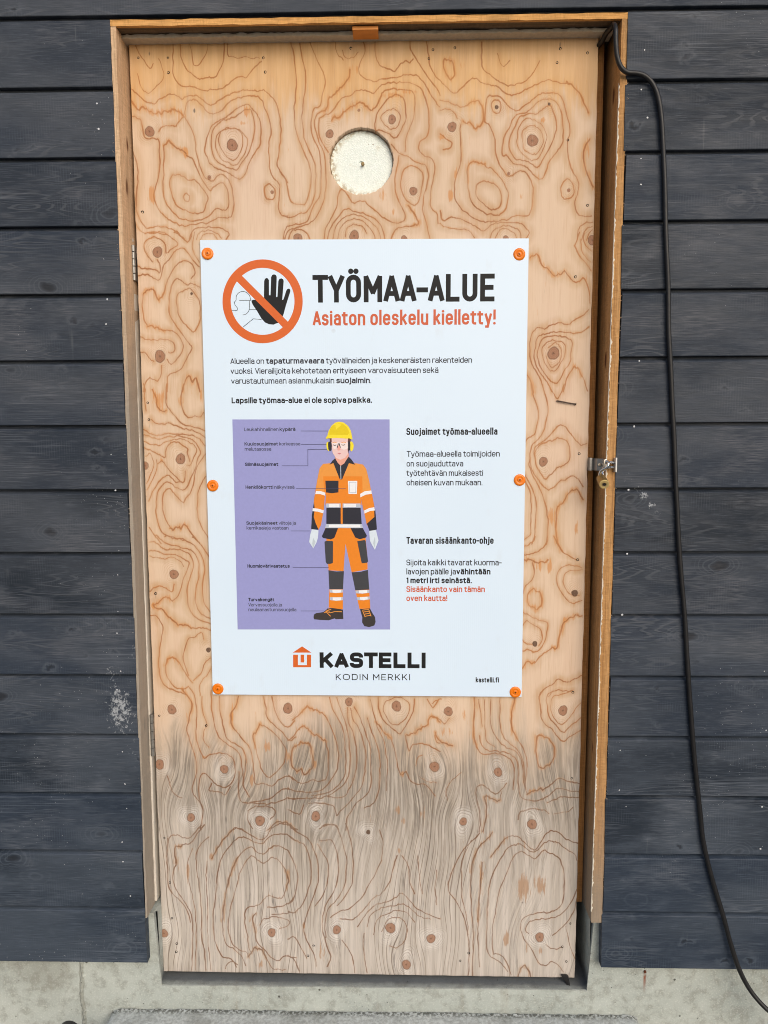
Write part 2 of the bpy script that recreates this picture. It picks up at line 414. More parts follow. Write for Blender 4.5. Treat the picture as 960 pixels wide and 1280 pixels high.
seam = MB(); fj = bp(103, 1240, CF)[0]; sv = []; zz = np.linspace(0.0, ZT+0.02, 60)
for z in zz:
    w = 0.0025+0.002*random.random(); o_ = 0.003*math.sin(z*60)+0.002*random.uniform(-1, 1); h_ = 0.0015+0.0025*random.random()
    sv += [(fj-w-0.002+o_, CF+0.001, z), (fj-w*0.3+o_, CF-h_, z), (fj+w*0.5+o_, CF-h_*0.8, z), (fj+w+0.002+o_, CF+0.001, z)]
seam.add(sv, [(i*4+k, i*4+k+1, i*4+k+5, i*4+k+4) for i in range(len(zz)-1) for k in range(3)])
seam.build('form_seam', M['concrete'], found)
rn = MB(); p = bp(806, 1214, CF); rn.lathe((p[0], CF+0.002, p[2]), (0, -1, 0), [(0, 0.003), (0.005, 0.003), (0.006, 0.002)], 10)
rn.build('nail', M['rustnail'], found)

def mat_step():
    t = NT('rough_step_concrete'); n = t.noise(120, detail=5, rough=0.7); b = t.noise(12, detail=4)
    c = t.mix(t.step(n, 0.35, 0.65), lin(158, 163, 161), lin(192, 198, 197))
    c = t.mix(t.mul(t.step(b, 0.5, 0.7), 0.4), c, lin(96, 96, 86))
    # dark crumbs along the joint to the wall
    e = t.mul(t.step(t.y, CF-0.022, CF-0.004), t.step(t.noise(160, detail=4), 0.42, 0.55))
    c = t.mix(t.mul(e, 0.8), c, lin(58, 58, 48))
    return t.out(c, 0.92, t.add(n, t.mul(b, 0.5)), 0.6, 0.003)
xs0, xs1 = bp(141, 1268, CF-0.004)[0], bp(797, 1272, CF-0.004)[0]
st = MB(); bm = bmesh.new()
nx, ny = 160, 40; vs = {}
for j in range(ny+1):
    for i in range(nx+1):
        x = xs0+(xs1-xs0)*i/nx; y = CF-0.002-0.34*j/ny
        e = min(i, nx-i, ny-j)
        z = ZST-(0.007 if e == 0 else 0.002 if e == 1 else 0)+random.uniform(-0.0014, 0.0014)+0.0015*math.sin(x*13)*math.cos(y*31)
        vs[i, j] = bm.verts.new((x+(random.uniform(-.003, .003) if e == 0 else 0), y, z))
for j in range(ny):
    for i in range(nx): bm.faces.new((vs[i, j], vs[i, j+1], vs[i+1, j+1], vs[i+1, j]))
bd = [e for e in bm.edges if e.is_boundary]
r_ = bmesh.ops.extrude_edge_only(bm, edges=bd)
for v in r_['geom']:
    if isinstance(v, bmesh.types.BMVert): v.co.z = -0.03
st.addbm(bm)
stp = st.build('concrete_step', mat_step(), None, smooth=True)
tag(stp, 'low rough speckled concrete step at the foot of the plywood door', 'step')

# ------------------------------------------------------------------ cladding wall
PITCH_B = 0.1360; ZB0 = Z0-1.1147; CY = -0.060
def board_profile(z0, gap_top=True):
    b = 0.0018; yb = CY+0.012; yt = CY+0.020
    p = [(yt, z0), (CY+b, z0), (CY+b*0.3, z0+b*0.3), (CY, z0+b), (CY, z0+0.1245), (CY+0.0015, z0+0.1265), (yb, z0+0.1315), (yb, z0+PITCH_B-0.0005), (yt, z0+PITCH_B-0.0005)]
    return p
def add_board(mb, x0, x1, z0, cut0=False, cut1=False, zclip=None):
    """one board: the profile swept along x in short lengths with a trace of waviness; rough cut ends"""
    prof = board_profile(z0)
    if zclip is not None: prof = [(y, max(z, zclip)) for y, z in prof]
    n = max(2, int((x1-x0)/0.05)); ph = random.random()*10; am = random.uniform(0.0002, 0.0006)
    tilt = random.uniform(-0.0012, 0.0012)
    rows = []
    for i in range(n+1):
        x = x0+(x1-x0)*i/n; dy = am*math.sin(x*5+ph); dz = am*0.8*math.sin(x*3.1+ph*2)
        row = []
        for (y, z) in prof:
            ex = 0.0
            if (i == 0 and cut0) or (i == n and cut1): ex = tilt*(z-z0)/PITCH_B*2+random.uniform(-0.0005, 0.0005)
            row.append((x+ex, y+dy, z+dz))
        rows.append(row)
    k = len(prof); V = [v for r in rows for v in r]; Fc = []
    for i in range(n):
        for j in range(k):
            a = i*k+j; b = i*k+(j+1) % k; Fc.append((a, b, b+k, a+k))
    Fc += [tuple(range(k)), tuple(reversed(range(n*k, (n+1)*k)))]
    mb.add(V, Fc)
wall = thing('cladding_wall', 'wall of dark blue-grey stained horizontal boards around the plywood door', 'wall', (0, CY, ZB0))
NB = 15
offL = [0.001, -0.001, 0.0005, 0.001, -0.0005, 0.001, 0.0, -0.0012, 0.0005, -0.001, 0.0005, 0.0005, 0.001, 0.0, 0.0]
ml, mr, mt = MB(), MB(), MB()
for k in range(NB):
    add_board(ml, -1.75, -0.5045+offL[k], ZB0+k*PITCH_B, cut1=True)
    add_board(mr, 0.5310+random.uniform(-0.001, 0.001)-(0.002 if k > 12 else 0), 1.95, ZB0+k*PITCH_B+0.0012, cut0=True)
for k in range(NB, NB+7):
    add_board(mt, -1.75, 1.95, ZB0+k*PITCH_B)
add_board(mt, -0.5045+offL[14]+0.0005, 0.527, ZB0+14*PITCH_B, zclip=Z0+0.9175)
secL = ml.build('cladding_section', M['clad'], wall); secL['label'] = 'dark boards left of the door'
secR = mr.build('cladding_section', M['clad'], wall); secR['label'] = 'dark boards right of the door behind the cable'
secT = mt.build('cladding_section', M['clad'], wall); secT['label'] = 'dark boards above the door opening'
# backing wall so that the groove and the frame close against something
bk = MB(); bk.box(-1.75, -0.55, CY+0.024, 0.12, ZP+0.001, Z0+1.9); bk.box(0.58, 1.95, CY+0.024, 0.12, ZP+0.001, Z0+1.9); bk.box(-0.55, 0.58, CY+0.024, 0.12, Z0+0.945, Z0+1.9)
bk.build('backing', M['dark'], wall)
def nail(px, py, sec, r=0.0026):
    p = bp(px, py, CY)
    q = MB(); q.lathe((p[0], CY+0.0006, p[2]), (random.uniform(-.1, .1), -1, random.uniform(-.1, .1)), [(0, r), (0.0002, r), (0.0005, r*0.7), (0.0005, 0.0001)], 10)
    q.build('nail', M['nail'], sec, smooth=True)
for k in range(NB):
    for fr in (0.2, 0.83):
        z = ZB0+(k+fr)*PITCH_B*0.97+0.004
        for (x, sec, ok) in ((-0.541, secL, True), (0.563, secR, True), (0.872, secR, k < 7)):
            if not ok or random.random() < 0.07: continue
            xx = x+random.uniform(-0.011, 0.011); zz = z+random.uniform(-0.008, 0.008)
            q = MB(); r = random.uniform(0.0016, 0.0025)
            q.lathe((xx, CY+0.0006, zz), (random.uniform(-.15, .15), -1, random.uniform(-.15, .15)), [(0, r), (0.0002, r), (0.0005, r*0.7), (0.0005, 0.0001)], 10)
            q.build('nail', M['nail'], sec, smooth=True)

# ------------------------------------------------------------------ door frame
frame = thing('door_frame', 'raw sawn timber frame lining the door opening in the dark boards', 'door frame', (0, 0, ZP))
LY0 = CY+0.0025
XLI, XRI = -0.4995, 0.5115                     # inner faces of the linings
def rough_board(x0, x1, y0, y1, z0, z1, along, amp=0.0008, step=0.02):
    """sawn board: box in short lengths with slightly uneven arrises"""
    ln = (z1-z0) if along == 'Z' else (x1-x0); n = max(4, int(ln/step)); rows = []
    for i in range(n+1):
        tt = i/n
        j = lambda: random.uniform(-amp, amp)
        if along == 'Z':
            z = z0+(z1-z0)*tt; rows.append([(x0+j(), y0+j(), z), (x1+j(), y0+j(), z), (x1+j()*.3, y1, z), (x0+j()*.3, y1, z)])
        else:
            x = x0+(x1-x0)*tt; rows.append([(x, y0+j(), z0+j()), (x, y0+j(), z1+j()), (x, y1, z1+j()*.3), (x, y1, z0+j()*.3)])
    V = [v for r in rows for v in r]; Fc = []
    for i in range(n):
        for q in range(4):
            a = i*4+q; b = i*4+(q+1) % 4; Fc.append((a, b, b+4, a+4))
    Fc += [(0, 1, 2, 3), tuple(reversed(range(n*4, n*4+4)))]
    return V, Fc
ZH0, ZH1 = Z0+0.905, Z0+0.9165
def skew(V, xm, inner0, inner1, outer):
    out = []
    for (x, y, z) in V:
        f = (z-ZP)/(ZH0-ZP)
        out.append(((inner0+(inner1-inner0)*f if abs(x-xm) < 0.005 else outer)+(x-round(x, 2))*0.0+random.uniform(-.0006, .0006)*(y < 0), y, z))
    return out
V, Fc = rough_board(XLI-0.017, XLI, LY0, 0.10, ZP+0.004, ZH0-0.0005, 'Z')
q = MB(); q.add(skew(V, XLI, -0.5005, -0.4935, -0.5042), Fc)
o = q.build('jamb_lining', M['lining_pale'], frame); o['label'] = 'pale lining board left of the door'
V, Fc = rough_board(XRI, XRI+0.0185, LY0, 0.10, ZP+0.004, ZH0-0.0005, 'Z')
q = MB(); q.add(skew(V, XRI, 0.5055, 0.5165, 0.5302), Fc)
o = q.build('jamb_lining', M['lining'], frame); o['label'] = 'orange lining board right of the door'
q = MB(); q.add(*rough_board(-0.5045, 0.5302, LY0-0.0005, 0.10, ZH0, ZH1, 'X'))
q.v = [(x, min(y, -0.050), z) for x, y, z in q.v]
q.build('head_lining', M['lining_h'], frame)
q = MB(); q.add(*rough_board(-0.5035, 0.5295, -0.0495, 0.10, ZH0+0.0010, ZH1-0.0005, 'X'))
q.build('head_board', M['head_grey'], frame)
q = MB(); q.add(*rough_board(-0.5030, -0.4953, -0.004, 0.03, ZP+0.01, ZH0-0.001, 'Z', 0.0004))
q.build('seal_strip', M['strip_pale'], frame)
q = MB(); q.add(*rough_board(XLI+0.001, XRI-0.001, -0.026, 0.016, Z0+0.8980, ZH0-0.0005, 'X', 0.0012, 0.008))
q.build('head_seal', M['strip'], frame, smooth=False)
q = MB(); q.box(0.4790, 0.5045, 0.022, 0.10, ZP+0.0, ZH0-0.002, 0.0015); q.box(-0.4935, -0.478, 0.030, 0.10, ZP, ZH0-0.002, 0.0015)
q.box(-0.478, 0.479, 0.030, 0.10, Z0+0.86, ZH0-0.002, 0.0015)
q.build('frame_post', M['post'], frame)
q = MB(); q.box(-0.56, 0.585, 0.122, 0.14, Z0-1.25, Z0+1.0); q.build('back_panel', M['dark'], frame)
p0, p1 = bp(441, 36, -0.03), bp(473, 36, -0.03)
q = MB(); q.box(p0[0], p1[0], -0.048, -0.010, ZH0-0.0085, ZH0-0.001, 0.001); q.build('wedge', M['wedge'], frame)
# torn white tape edge along the right lining
q = MB(); zz = np.arange(ZP+0.03, ZH0-0.12, 0.0035); V = []
w1 = 0.0
for z in zz:
    w1 = 0.6*w1+random.uniform(-0.0008, 0.0008)
    a = 0.5055+0.011*(z-ZP)/(ZH0-ZP)-0.0006+w1*0.4; wd = 0.0004+abs(random.gauss(0, 0.0005))+(0.0012 if random.random() < 0.06 else 0)
    if random.random() < 0.12: wd = 0.0001
    V += [(a-0.0006, LY0+0.0035, z), (a-0.0008, LY0-0.0012, z), (a+wd+w1, LY0-0.0016, z), (a+wd+w1, LY0+0.001, z)]
q.add(V, [(i*4+k, i*4+(k+1) % 4, i*4+4+(k+1) % 4, i*4+4+k) for i in range(len(zz)-1) for k in range(4)])
q.build('sealing_tape', M['tape'], frame)
# splinters on the sawn edges
q = MB()
for _ in range(130):
    left = random.random() < 0.35
    z = random.uniform(Z0-0.95, Z0+0.88); x = (-0.5040 if left else 0.5300); s_ = -1 if left else 1
    L = random.uniform(0.001, 0.0045); y = LY0-0.0004
    q.add([(x, y, z), (x, y, z+0.0025), (x+s_*L, y-0.0028, z+random.uniform(-0.002, 0.003)), (x, y+0.0015, z+0.001)], [(0, 1, 2), (0, 2, 3), (1, 3, 2), (0, 3, 1)])
q.build('splinters', M['lining_pale'], frame)
# ------------------------------------------------------------------ plywood door: growth rings traced as curves on the panel
XD0, XD1, ZD0, ZD1 = -0.4875, 0.4860, Z0-1.1835, Z0+0.9000
SKEW0, SKEW1 = Z0-1.1812, Z0-1.1852          # the panel's lower edge drops a little to the right
DT = 0.018
HOLE = bp(451.5, 201.5, 0.0); HR = 0.0675
# (x origin, y origin, scale, lines, fuzzy lines) ; points are x,y pairs
TR = []
def T(ox, oy, s, txt):
    for ln in txt.strip().split('\n'):
        ln = ln.strip()
        if not ln: continue
        w = 1.0
        if ln[0] in '*-': w = 1.55 if ln[0] == '*' else 0.6; ln = ln[1:]
        v = [float(q) for q in ln.replace(',', ' ').split()]
        TR.append((w, [(ox+v[i]/s, oy+v[i+1]/s) for i in range(0, len(v), 2)]))
T(160, 40, 4.8, '''10,335 60,375 105,415 150,430 190,405 225,385 260,372 295,382 325,400 350,385 395,380 430,392 465,420 505,440 545,410 590,385 640,365 690,352 735,348 780,352 820,350 850,375 880,410 900,460 912,520 918,580 915,650 905,720 895,790 910,830 940,870 958,905
*5,385 30,430 60,460 100,465 130,480 165,488 205,482 240,468 280,468 320,490 335,510
335,500 345,450 360,415 395,408 425,425 455,455 490,490 520,492 560,470 600,430 640,405 690,390 740,382 780,390 805,410 815,450 840,500 855,560 858,610 845,670 848,750 850,810 870,870 905,910 912,960 905,1020 905,1070 925,1100 960,1105
0,490 40,510 75,520 85,560 95,610 110,640 165,640 185,650 188,720 190,800 185,870 165,930 155,990 175,1050 215,1100 265,1140 340,1165 420,1150 480,1150 530,1120 590,1115 620,1105 632,1050 630,980 615,910 590,870 560,855 535,870 505,895 470,880 440,830 420,770 405,690 400,630 375,570 345,520 335,500
335,510 300,545 285,570 250,560 215,565 195,580 185,600
*215,680 250,660 280,690 320,700 350,740
350,740 385,760 410,810 430,860 465,915 495,950 515,930 565,905 595,940 605,1000 600,1050 575,1070 530,1060 500,1090 450,1125 390,1135 320,1120 270,1085 230,1030 213,960 213,880 215,780 213,700 215,680
260,870 290,855 320,860 360,885 400,890 440,930 480,990 470,1030 455,1075 420,1092 370,1080 310,1055 280,1020 258,960 250,900 260,870
335,985 350,970 370,990 365,1015 345,1015 335,985
475,750 460,720 470,650 500,570 530,540 590,510 640,470 690,440 720,430 745,460 770,490 795,540 798,620 790,680 750,740 725,790 705,850 670,885 640,870 590,840 530,815 490,790 475,750
500,700 500,640 515,580 560,535 610,520 660,500 700,470 735,465 750,510 762,580 745,660 715,740 680,790 655,825 620,820 570,800 520,760 500,700
-530,700 528,640 550,600 590,580 650,578 690,610 715,640 715,690 690,750 650,795 610,790 560,760 530,700
-550,680 548,620 570,590 640,580 680,610 690,670 660,750 625,770 585,740 550,680
270,65 270,130 270,200 275,260 310,320 370,325 450,352 520,345 580,330 630,290 680,260 710,270 740,235 780,195 800,180
315,65 320,150 350,220 400,265 430,285 480,270 520,275 550,225 575,160 580,65
-370,65 385,130 395,200 430,190 470,130 480,70
-600,65 605,145 700,150 790,155
-55,250 80,330 120,365 150,345 205,290 212,240 195,180 185,160
-45,80 75,140 130,215 150,190
30,720 55,790 60,880 50,960 50,1060 70,1120 110,1175 180,1168 260,1180 310,1215 340,1245
-45,1150 80,1200 130,1210 220,1205 270,1248
370,1245 385,1200 420,1178 500,1172 570,1185 608,1215 590,1245
-410,1245 430,1205 480,1190 530,1205 560,1240
-435,1245 460,1215 510,1215 540,1245
820,930 850,912 880,945 880,990 850,1005 825,985 820,930''')
T(350, 40, 4.8, '''0,840 30,880 45,930 55,990 75,1025 140,1035 165,1000 185,920 188,850 165,770 130,690 100,610 88,540 85,460 95,380 100,300 90,200 80,130 65,60
0,1085 20,1105 70,1110 120,1090 165,1075 195,1020 210,960 215,880 210,800 180,720 150,650 135,560 135,470 145,390 155,320 150,240 135,160 115,60
180,60 205,130 240,200 265,260 270,310 255,380 240,440 200,470 188,530 192,600 210,660 235,710 245,800 245,900 238,980 200,1050 180,1100 150,1150 60,1160 30,1190 20,1248
*420,225 410,280 370,335 320,375 290,400 285,440 270,470
270,470 225,490 210,530 215,590 235,660 265,730 275,800 275,900 270,980 245,1060 200,1130 120,1170 50,1190 30,1248
500,60 510,120 480,190 470,230 490,265 540,290 580,295 610,280 700,275 760,255 800,258 840,280 880,330 920,400 960,450
235,515 300,485 340,440 380,390 430,380 460,350 510,350 560,365 590,340 620,315 700,303 780,308 840,330 865,380 885,440 895,500 890,600 870,635 840,655 835,700 860,735 910,760 930,810 920,880 905,960 905,1050 940,1090 950,1150
*310,520 360,500 410,460 450,440 490,428 520,445 540,465 575,450 595,405 610,380
610,380 620,355 680,340 740,350 800,365 810,430 805,500 780,570 760,630 752,720
570,580 580,500 610,450 650,400 700,380 740,400 755,460 755,530 730,580 710,620 690,640 650,610 600,590 570,580
-605,520 630,480 690,465 720,500 715,550 690,580 650,575 605,520
235,520 232,600 250,660 290,720
670,680 720,730 770,745 810,780 870,800 890,850 880,930 860,1000 860,1080 885,1180 900,1248
715,740 705,800 690,880 695,960 720,1030 750,1090 745,1130 700,1145 640,1130 580,1080 530,1035 490,1010 440,1030 410,985 370,945 350,980 340,1050 300,1130 270,1190 265,1248
725,900 740,830 790,805 845,830 858,880 850,950 830,1020 800,1040 760,1010 735,960 725,900
285,1248 300,1180 350,1110 390,1065 450,1075 530,1100 590,1140 620,1200 630,1248
-315,1248 340,1160 400,1105 470,1100 540,1135 590,1190 605,1248
-345,1248 360,1180 410,1130 470,1125 530,1165 565,1220 570,1248
-390,1230 400,1180 440,1155 490,1165 520,1210
*770,1040 810,1100 830,1140 800,1165
800,1165 730,1170 690,1190 665,1248
570,60 575,140 600,200 640,220 690,232 720,200 750,175 780,180 800,165
-330,60 345,130 380,170
-375,110 390,150 440,155 470,120
780,60 790,120 830,180 880,260 940,340 960,380
880,60 890,130 900,200 930,260 960,290
50,1248 70,1200 110,1185 160,1205 180,1248''')
T(550, 40, 4.8, '''0,290 40,330 90,365 130,335 165,305 205,275 245,300 300,318 345,330 390,365 440,380 480,365 520,345 580,315 640,293 700,300 760,310
*760,310 810,335 845,380 865,430 890,490
0,410 60,425 100,440 130,455 170,435
*170,435 210,408 245,435 258,480 255,545 220,578 180,545 140,545
270,540 280,410 300,385 345,382 380,410 420,455 460,470 500,450 540,420 580,385 620,370 680,368 720,380 745,430 760,490 775,550 780,610 768,650 768,720 780,800 805,850 830,900 825,960 808,1030 820,1080 850,1105 910,1105
270,540 295,560 315,600 330,660 338,740 360,800 395,850 430,865 460,840 500,835 535,870 555,920 558,1010 548,1070 520,1105 460,1100 400,1125 320,1135 260,1140 200,1115 140,1070 100,1020 85,960 95,880 120,800 128,720 120,620 125,555
*165,900 165,830 180,790 215,775 270,800
270,800 320,830 365,880 395,930 410,980 400,1050 370,1090 330,1100 270,1085 215,1050 180,990 165,900
215,940 230,905 280,895 330,915 365,960 370,1010 350,1055 310,1065 265,1035 225,990 215,940
375,740 372,690 390,620 420,570 432,530 460,500 520,480 560,445 600,415 650,400 690,415 715,450 730,500 738,590 735,660 700,720 660,770 640,820 615,880 580,875 540,830 500,800 450,795 400,745 375,740
415,700 418,650 435,600 455,560 480,510 530,495 580,490 620,460 660,440 680,480 700,540 690,620 660,690 620,760 590,810 550,795 500,770 450,760 415,700
-465,680 465,620 480,560 530,520 590,545 625,580 640,640 620,700 590,760 550,770 500,740 465,680
-500,680 495,600 520,575 570,565 610,600 620,660 590,720 550,735 510,710 500,680
250,60 250,140 255,210 300,260 350,295 400,318 450,315 510,295 550,260 580,210 600,170
-345,130 365,190 390,205 420,170
*20,180 30,230 60,275 85,265 88,230 70,170 40,160 20,180
310,440 320,415 355,415 368,445 350,490 320,480 310,440
725,940 740,900 770,880 800,920 800,975 760,1000 730,985 725,940
*900,640 870,690 860,740 875,830 900,890 920,930
0,1075 20,1130 80,1110 150,1130 210,1165 270,1190 310,1155 380,1145 470,1145 510,1170 535,1205 515,1240
-0,1150 30,1170 100,1180 170,1190 210,1235
300,1248 320,1195 370,1165 430,1170 480,1200 490,1248
-330,1240 360,1190 410,1185 450,1215 460,1240
825,1248 830,1190 860,1150 915,1140
-850,1248 870,1190 915,1160
-880,1248 895,1210 915,1190
-0,470 50,465 90,490 105,520
0,610 35,640 70,660 65,690 20,710''')
T(150, 290, 6.4, '''200,10 290,5 380,30 430,60 465,100 410,140 385,170
260,235 215,180 190,110 220,60 270,40 320,60 360,100 370,170
130,280 200,290 280,300 318,325 320,260 300,225
140,360 190,345 240,350 310,385 335,340 350,270 400,210 440,155 510,140 550,180 590,230 635,280
*185,500 215,465 265,470 310,540 350,490
350,490 370,420 400,350 440,280 490,240 540,230 585,270 600,330 570,370
185,500 180,600 190,690 220,750
*220,750 290,775 350,785
350,785 410,785 455,820 490,870 505,930 480,990 430,1045 400,1050 380,1020
635,440 580,410 540,425 470,375 430,400 400,480 390,570 400,660 440,740 500,820 550,890 575,935 540,1000 500,1080 460,1120 390,1145 380,1200 375,1280
455,520 500,480 560,455 610,510 640,570 640,690 620,760 585,800 540,760 490,710 465,640 455,520
165,840 220,860 300,865 400,870 440,910 430,960 390,970
165,970 200,965 240,1020 270,1040
330,1070 325,1150 300,1190 240,1170 205,1210 190,1280
*500,1280 515,1220 550,1150 580,1190 610,1170 640,1280
430,0 500,50 540,80 570,40 575,0
-600,0 580,100 600,190 635,240''')
T(150, 480, 6.4, '''-190,0 200,60 195,130 210,220
*260,50 290,110 300,190 340,215 370,220
375,0 370,60 370,150 390,200 450,270 510,330 600,350 680,375
510,0 490,80 490,160 510,230 545,270 600,260 640,270 665,230
250,290 300,325 360,320 430,325 490,355 560,370 640,400 685,430
190,365 250,400 310,412 370,400 460,400 560,410 630,440 680,495
195,410 260,435 330,440 400,425 490,425 560,440 610,480 645,545 620,600 600,680 570,750 540,820 500,855 450,830 380,790 330,820 300,880 290,960 290,1050 310,1130 350,1200 430,1235 500,1245 550,1270
-195,465 260,490 320,490 370,460 450,445 530,455 590,490 615,530 590,590 560,650 540,650
195,515 270,545 320,570 360,590 370,520 400,480 450,470 500,490 540,520 540,560 560,620
300,640 340,620 370,660 400,700 440,740 510,790 520,700
-205,580 240,560 260,600 270,660 240,740 210,800
-290,610 295,680 260,770 215,850
230,940 260,870 310,790 370,735 410,750 450,790 490,790
340,940 350,880 390,840 430,870 500,950 530,910 560,880 590,800 600,720 630,640 685,560
340,940 345,1020 370,1100 400,1150
*400,1150 430,1165 470,1145 490,1160 510,1125 540,1150
540,1150 580,1210 640,1280
690,740 650,800 625,880 620,1000 640,1120 710,1240
235,1150 290,1230 330,1280''')
T(150, 670, 6.4, '''235,55 280,50 330,90 370,110 450,110 520,130 570,170 590,240 560,340 540,420 540,520 560,600 610,660 725,705
290,0 350,50 450,85 540,105 600,150 630,230 630,340 610,420 600,520 640,620 725,660
360,0 440,25 540,45 600,90 650,160 680,260 665,360 660,460 680,550 725,615
235,120 300,125 350,150 430,150 500,180 550,215 540,270 510,340 490,420 460,490 420,520
-240,160 300,180 360,185 430,175 490,215 510,250
240,450 290,410 350,415 400,440 425,440 435,390
*420,520 375,490 330,520 290,540 265,560 330,590 380,640 430,680 470,720 530,715 570,745
570,745 640,740 680,740 725,755
245,640 290,645 325,690 345,750 330,830 315,940 310,1050 330,1150 370,1210 450,1245 540,1280
*365,1040 385,990 430,975 470,1010
470,1010 510,1080 550,1140 580,1180
365,1040 370,1110 410,1180 460,1225 520,1225 550,1205
550,1120 510,1010 515,920 545,830 600,810 650,775 670,830
-590,1160 650,1100 680,1020 725,980
-640,1280 640,1190 700,1110 725,1070
580,10 640,60 710,165''')
T(640, 290, 6.4, '''*145,190 205,180 240,270 290,310 360,350 420,310
420,310 460,360 500,395 540,390 570,365 600,410 620,500 625,570
500,110 530,40 540,0
500,110 540,190 590,250 635,310
-550,60 560,150 600,210 635,240
-580,0 575,60 600,120 640,150
615,620 580,660 530,690 480,720 440,735 370,730 310,745 270,770 210,770 165,800 145,870 145,960 155,1040 190,1110 230,1180 260,1280
615,760 570,795 510,810 440,800 370,795 310,810 250,815 205,840 190,900 180,980 190,1060 230,1130 280,1200 320,1280
480,880 440,850 370,830 300,835 240,860 215,920 205,990 220,1060 260,1130 310,1190 350,1210 385,1180 420,1110 460,1050 475,960 480,880
-240,960 260,900 310,870 380,870 430,910 420,990 400,1030 350,1100 310,1110 265,1050 240,960
-275,990 290,1040 320,1085 360,1060 395,1000 390,930 350,890 290,920
410,1280 440,1170 500,1070
*500,1070 530,1090 560,1150
560,1150 590,1220 605,1270
*115,1145 150,1200 175,1280''')
T(640, 480, 6.4, '''*155,0 165,80
165,80 200,180 210,260 195,350 180,400 130,430 100,480
245,0 270,100 285,200 275,290 250,380 210,440 160,490 145,560 150,650 180,720 240,800 285,840 340,820 390,770 430,765 480,730 520,750 570,820
290,0 330,70 365,115 400,60 420,0
185,600 175,530 210,480 270,440 330,380 380,330 430,340 470,400 520,460 560,490 595,480
185,560 205,510 250,470 320,450 390,430 440,455 465,520 460,600 420,640 370,665 310,720 265,755 220,700 190,640 185,560
140,600 140,660 170,740 220,830 260,930 280,1030 290,1120 280,1280
95,710 140,790 180,880 195,980 190,1100 180,1200 160,1280
100,760 140,850 155,960 150,1100 150,1200 90,1245
*570,920 530,860 490,845 450,880 400,960 360,990 355,1100 350,1180 370,1280''')
T(640, 670, 6.4, '''280,0 270,60 240,100 170,140 90,150
185,0 170,40 120,75 85,75
*335,0 360,60 400,120
400,120 450,150 510,190
*90,190 150,185 190,205 250,205 290,195
165,215 180,290 160,350 110,400 90,460
*125,510 135,450 170,430 220,440 240,500 225,560 170,575 135,550 125,510
560,245 500,235 430,235 380,270 355,330 365,400 410,470 450,520 500,535 560,505
-565,265 500,275 430,290 410,350 430,420 470,470 540,470
75,605 150,640 220,670 280,690 280,760 270,820 240,880 190,925 130,910 75,925
80,720 120,680 190,720 235,760 240,830 215,880
-80,820 110,860 170,870
*80,1060 120,1010 180,1015
180,1015 240,950 320,890
*320,890 360,895 380,800 410,700 470,645 510,635 560,630
215,1280 260,1220 330,1180 370,1145 440,1165 500,1140 560,1115
-290,1280 340,1235 420,1240 480,1230''')
T(190, 860, 5.333, '''250,0 285,60 298,150 295,260 295,330 320,420 350,470 380,450 440,435 500,445 545,485 555,560 535,630 490,665 440,650 400,620 350,570 320,600 310,660 315,740 340,810
*200,10 245,70 265,120 245,220
245,220 235,290 265,390 295,480 300,560 275,640 270,700 330,780 340,850 320,940
-330,60 335,150 365,240 345,290 345,350 380,400
395,20 400,150 415,240 440,320 490,370 550,410 590,460 600,530 610,600 610,660 650,730
450,60 455,150 475,260 500,340 560,380 610,420 625,500 610,640
*575,60 560,120 530,170 530,240 560,290
560,290 610,350 650,400 670,470 680,560 685,640 740,640 800,655 850,610 910,590 950,610
720,245 760,260 810,300 855,350 890,410 890,470 860,530 810,580 770,595 730,540 710,470 690,400
*690,400 675,320 700,290 720,245
745,60 760,130 765,190 800,235 860,290 920,350 960,330
800,60 820,150 860,230 905,265 950,220
580,560 580,720 610,765 700,770 780,775 850,755 910,740 960,740
655,760 780,740 850,690 905,675 960,690
640,820 690,795 800,800 820,840 790,880
640,820 640,880 670,940
400,640 380,690 450,695 490,715 520,660
*770,955 830,900 900,900 960,960
525,960 560,935 610,950
-100,590 140,700 200,740''')
T(360, 860, 5.053, '''265,60 280,130 320,200 350,270 360,360 365,460 355,560 300,630 240,665 150,680
0,330 30,310 70,260
*70,260 110,245 150,280 200,310 240,340
240,340 255,420 255,500 240,570 210,590 150,585 100,600 50,590 0,550
30,205 90,150
*90,150 130,120 170,135 215,155
215,155 250,200 280,270 310,350 320,430 310,510 280,570 200,650 60,655 0,635
*25,400 50,365 100,345 135,360 150,410 165,480 140,520 105,545 80,515 55,525 25,490 25,400
305,60 345,170 365,230 385,320 390,420 390,520 360,600 290,660 230,690 120,700 0,700
375,125 380,210 410,280 430,370 435,480 415,580 380,650 350,690 250,690
395,130 410,200 440,240 470,320 490,420 485,530 465,620 430,670 390,720 330,780 305,805 290,750 230,730 130,730
420,120 460,200 490,290 520,380 520,500 525,600 500,670 430,730 400,780 370,830 365,900
-520,70 540,160 570,260 605,330 620,420 630,480 620,650
500,190 530,280 560,360 580,450 580,560 570,660 540,730 480,760
*555,220 600,270 650,320
650,320 675,400 690,480 715,550 745,530 770,580 800,605 870,610 930,680
-605,150 610,100 640,70 700,60 750,80 770,120 750,180 700,230 650,220 605,150
570,60 575,130 600,200 650,250 700,285 730,260 790,150 800,70
880,70 915,120 950,80
*750,290 795,290 830,260 880,240 890,200 915,180 960,210
745,300 750,350 765,395 790,355 860,355 910,375 960,400
925,300 940,340 960,350
-805,490 820,440 850,420
-830,560 880,590 940,600
100,740 70,800 0,770
200,890 240,865 290,865 320,890
0,870 60,900''')
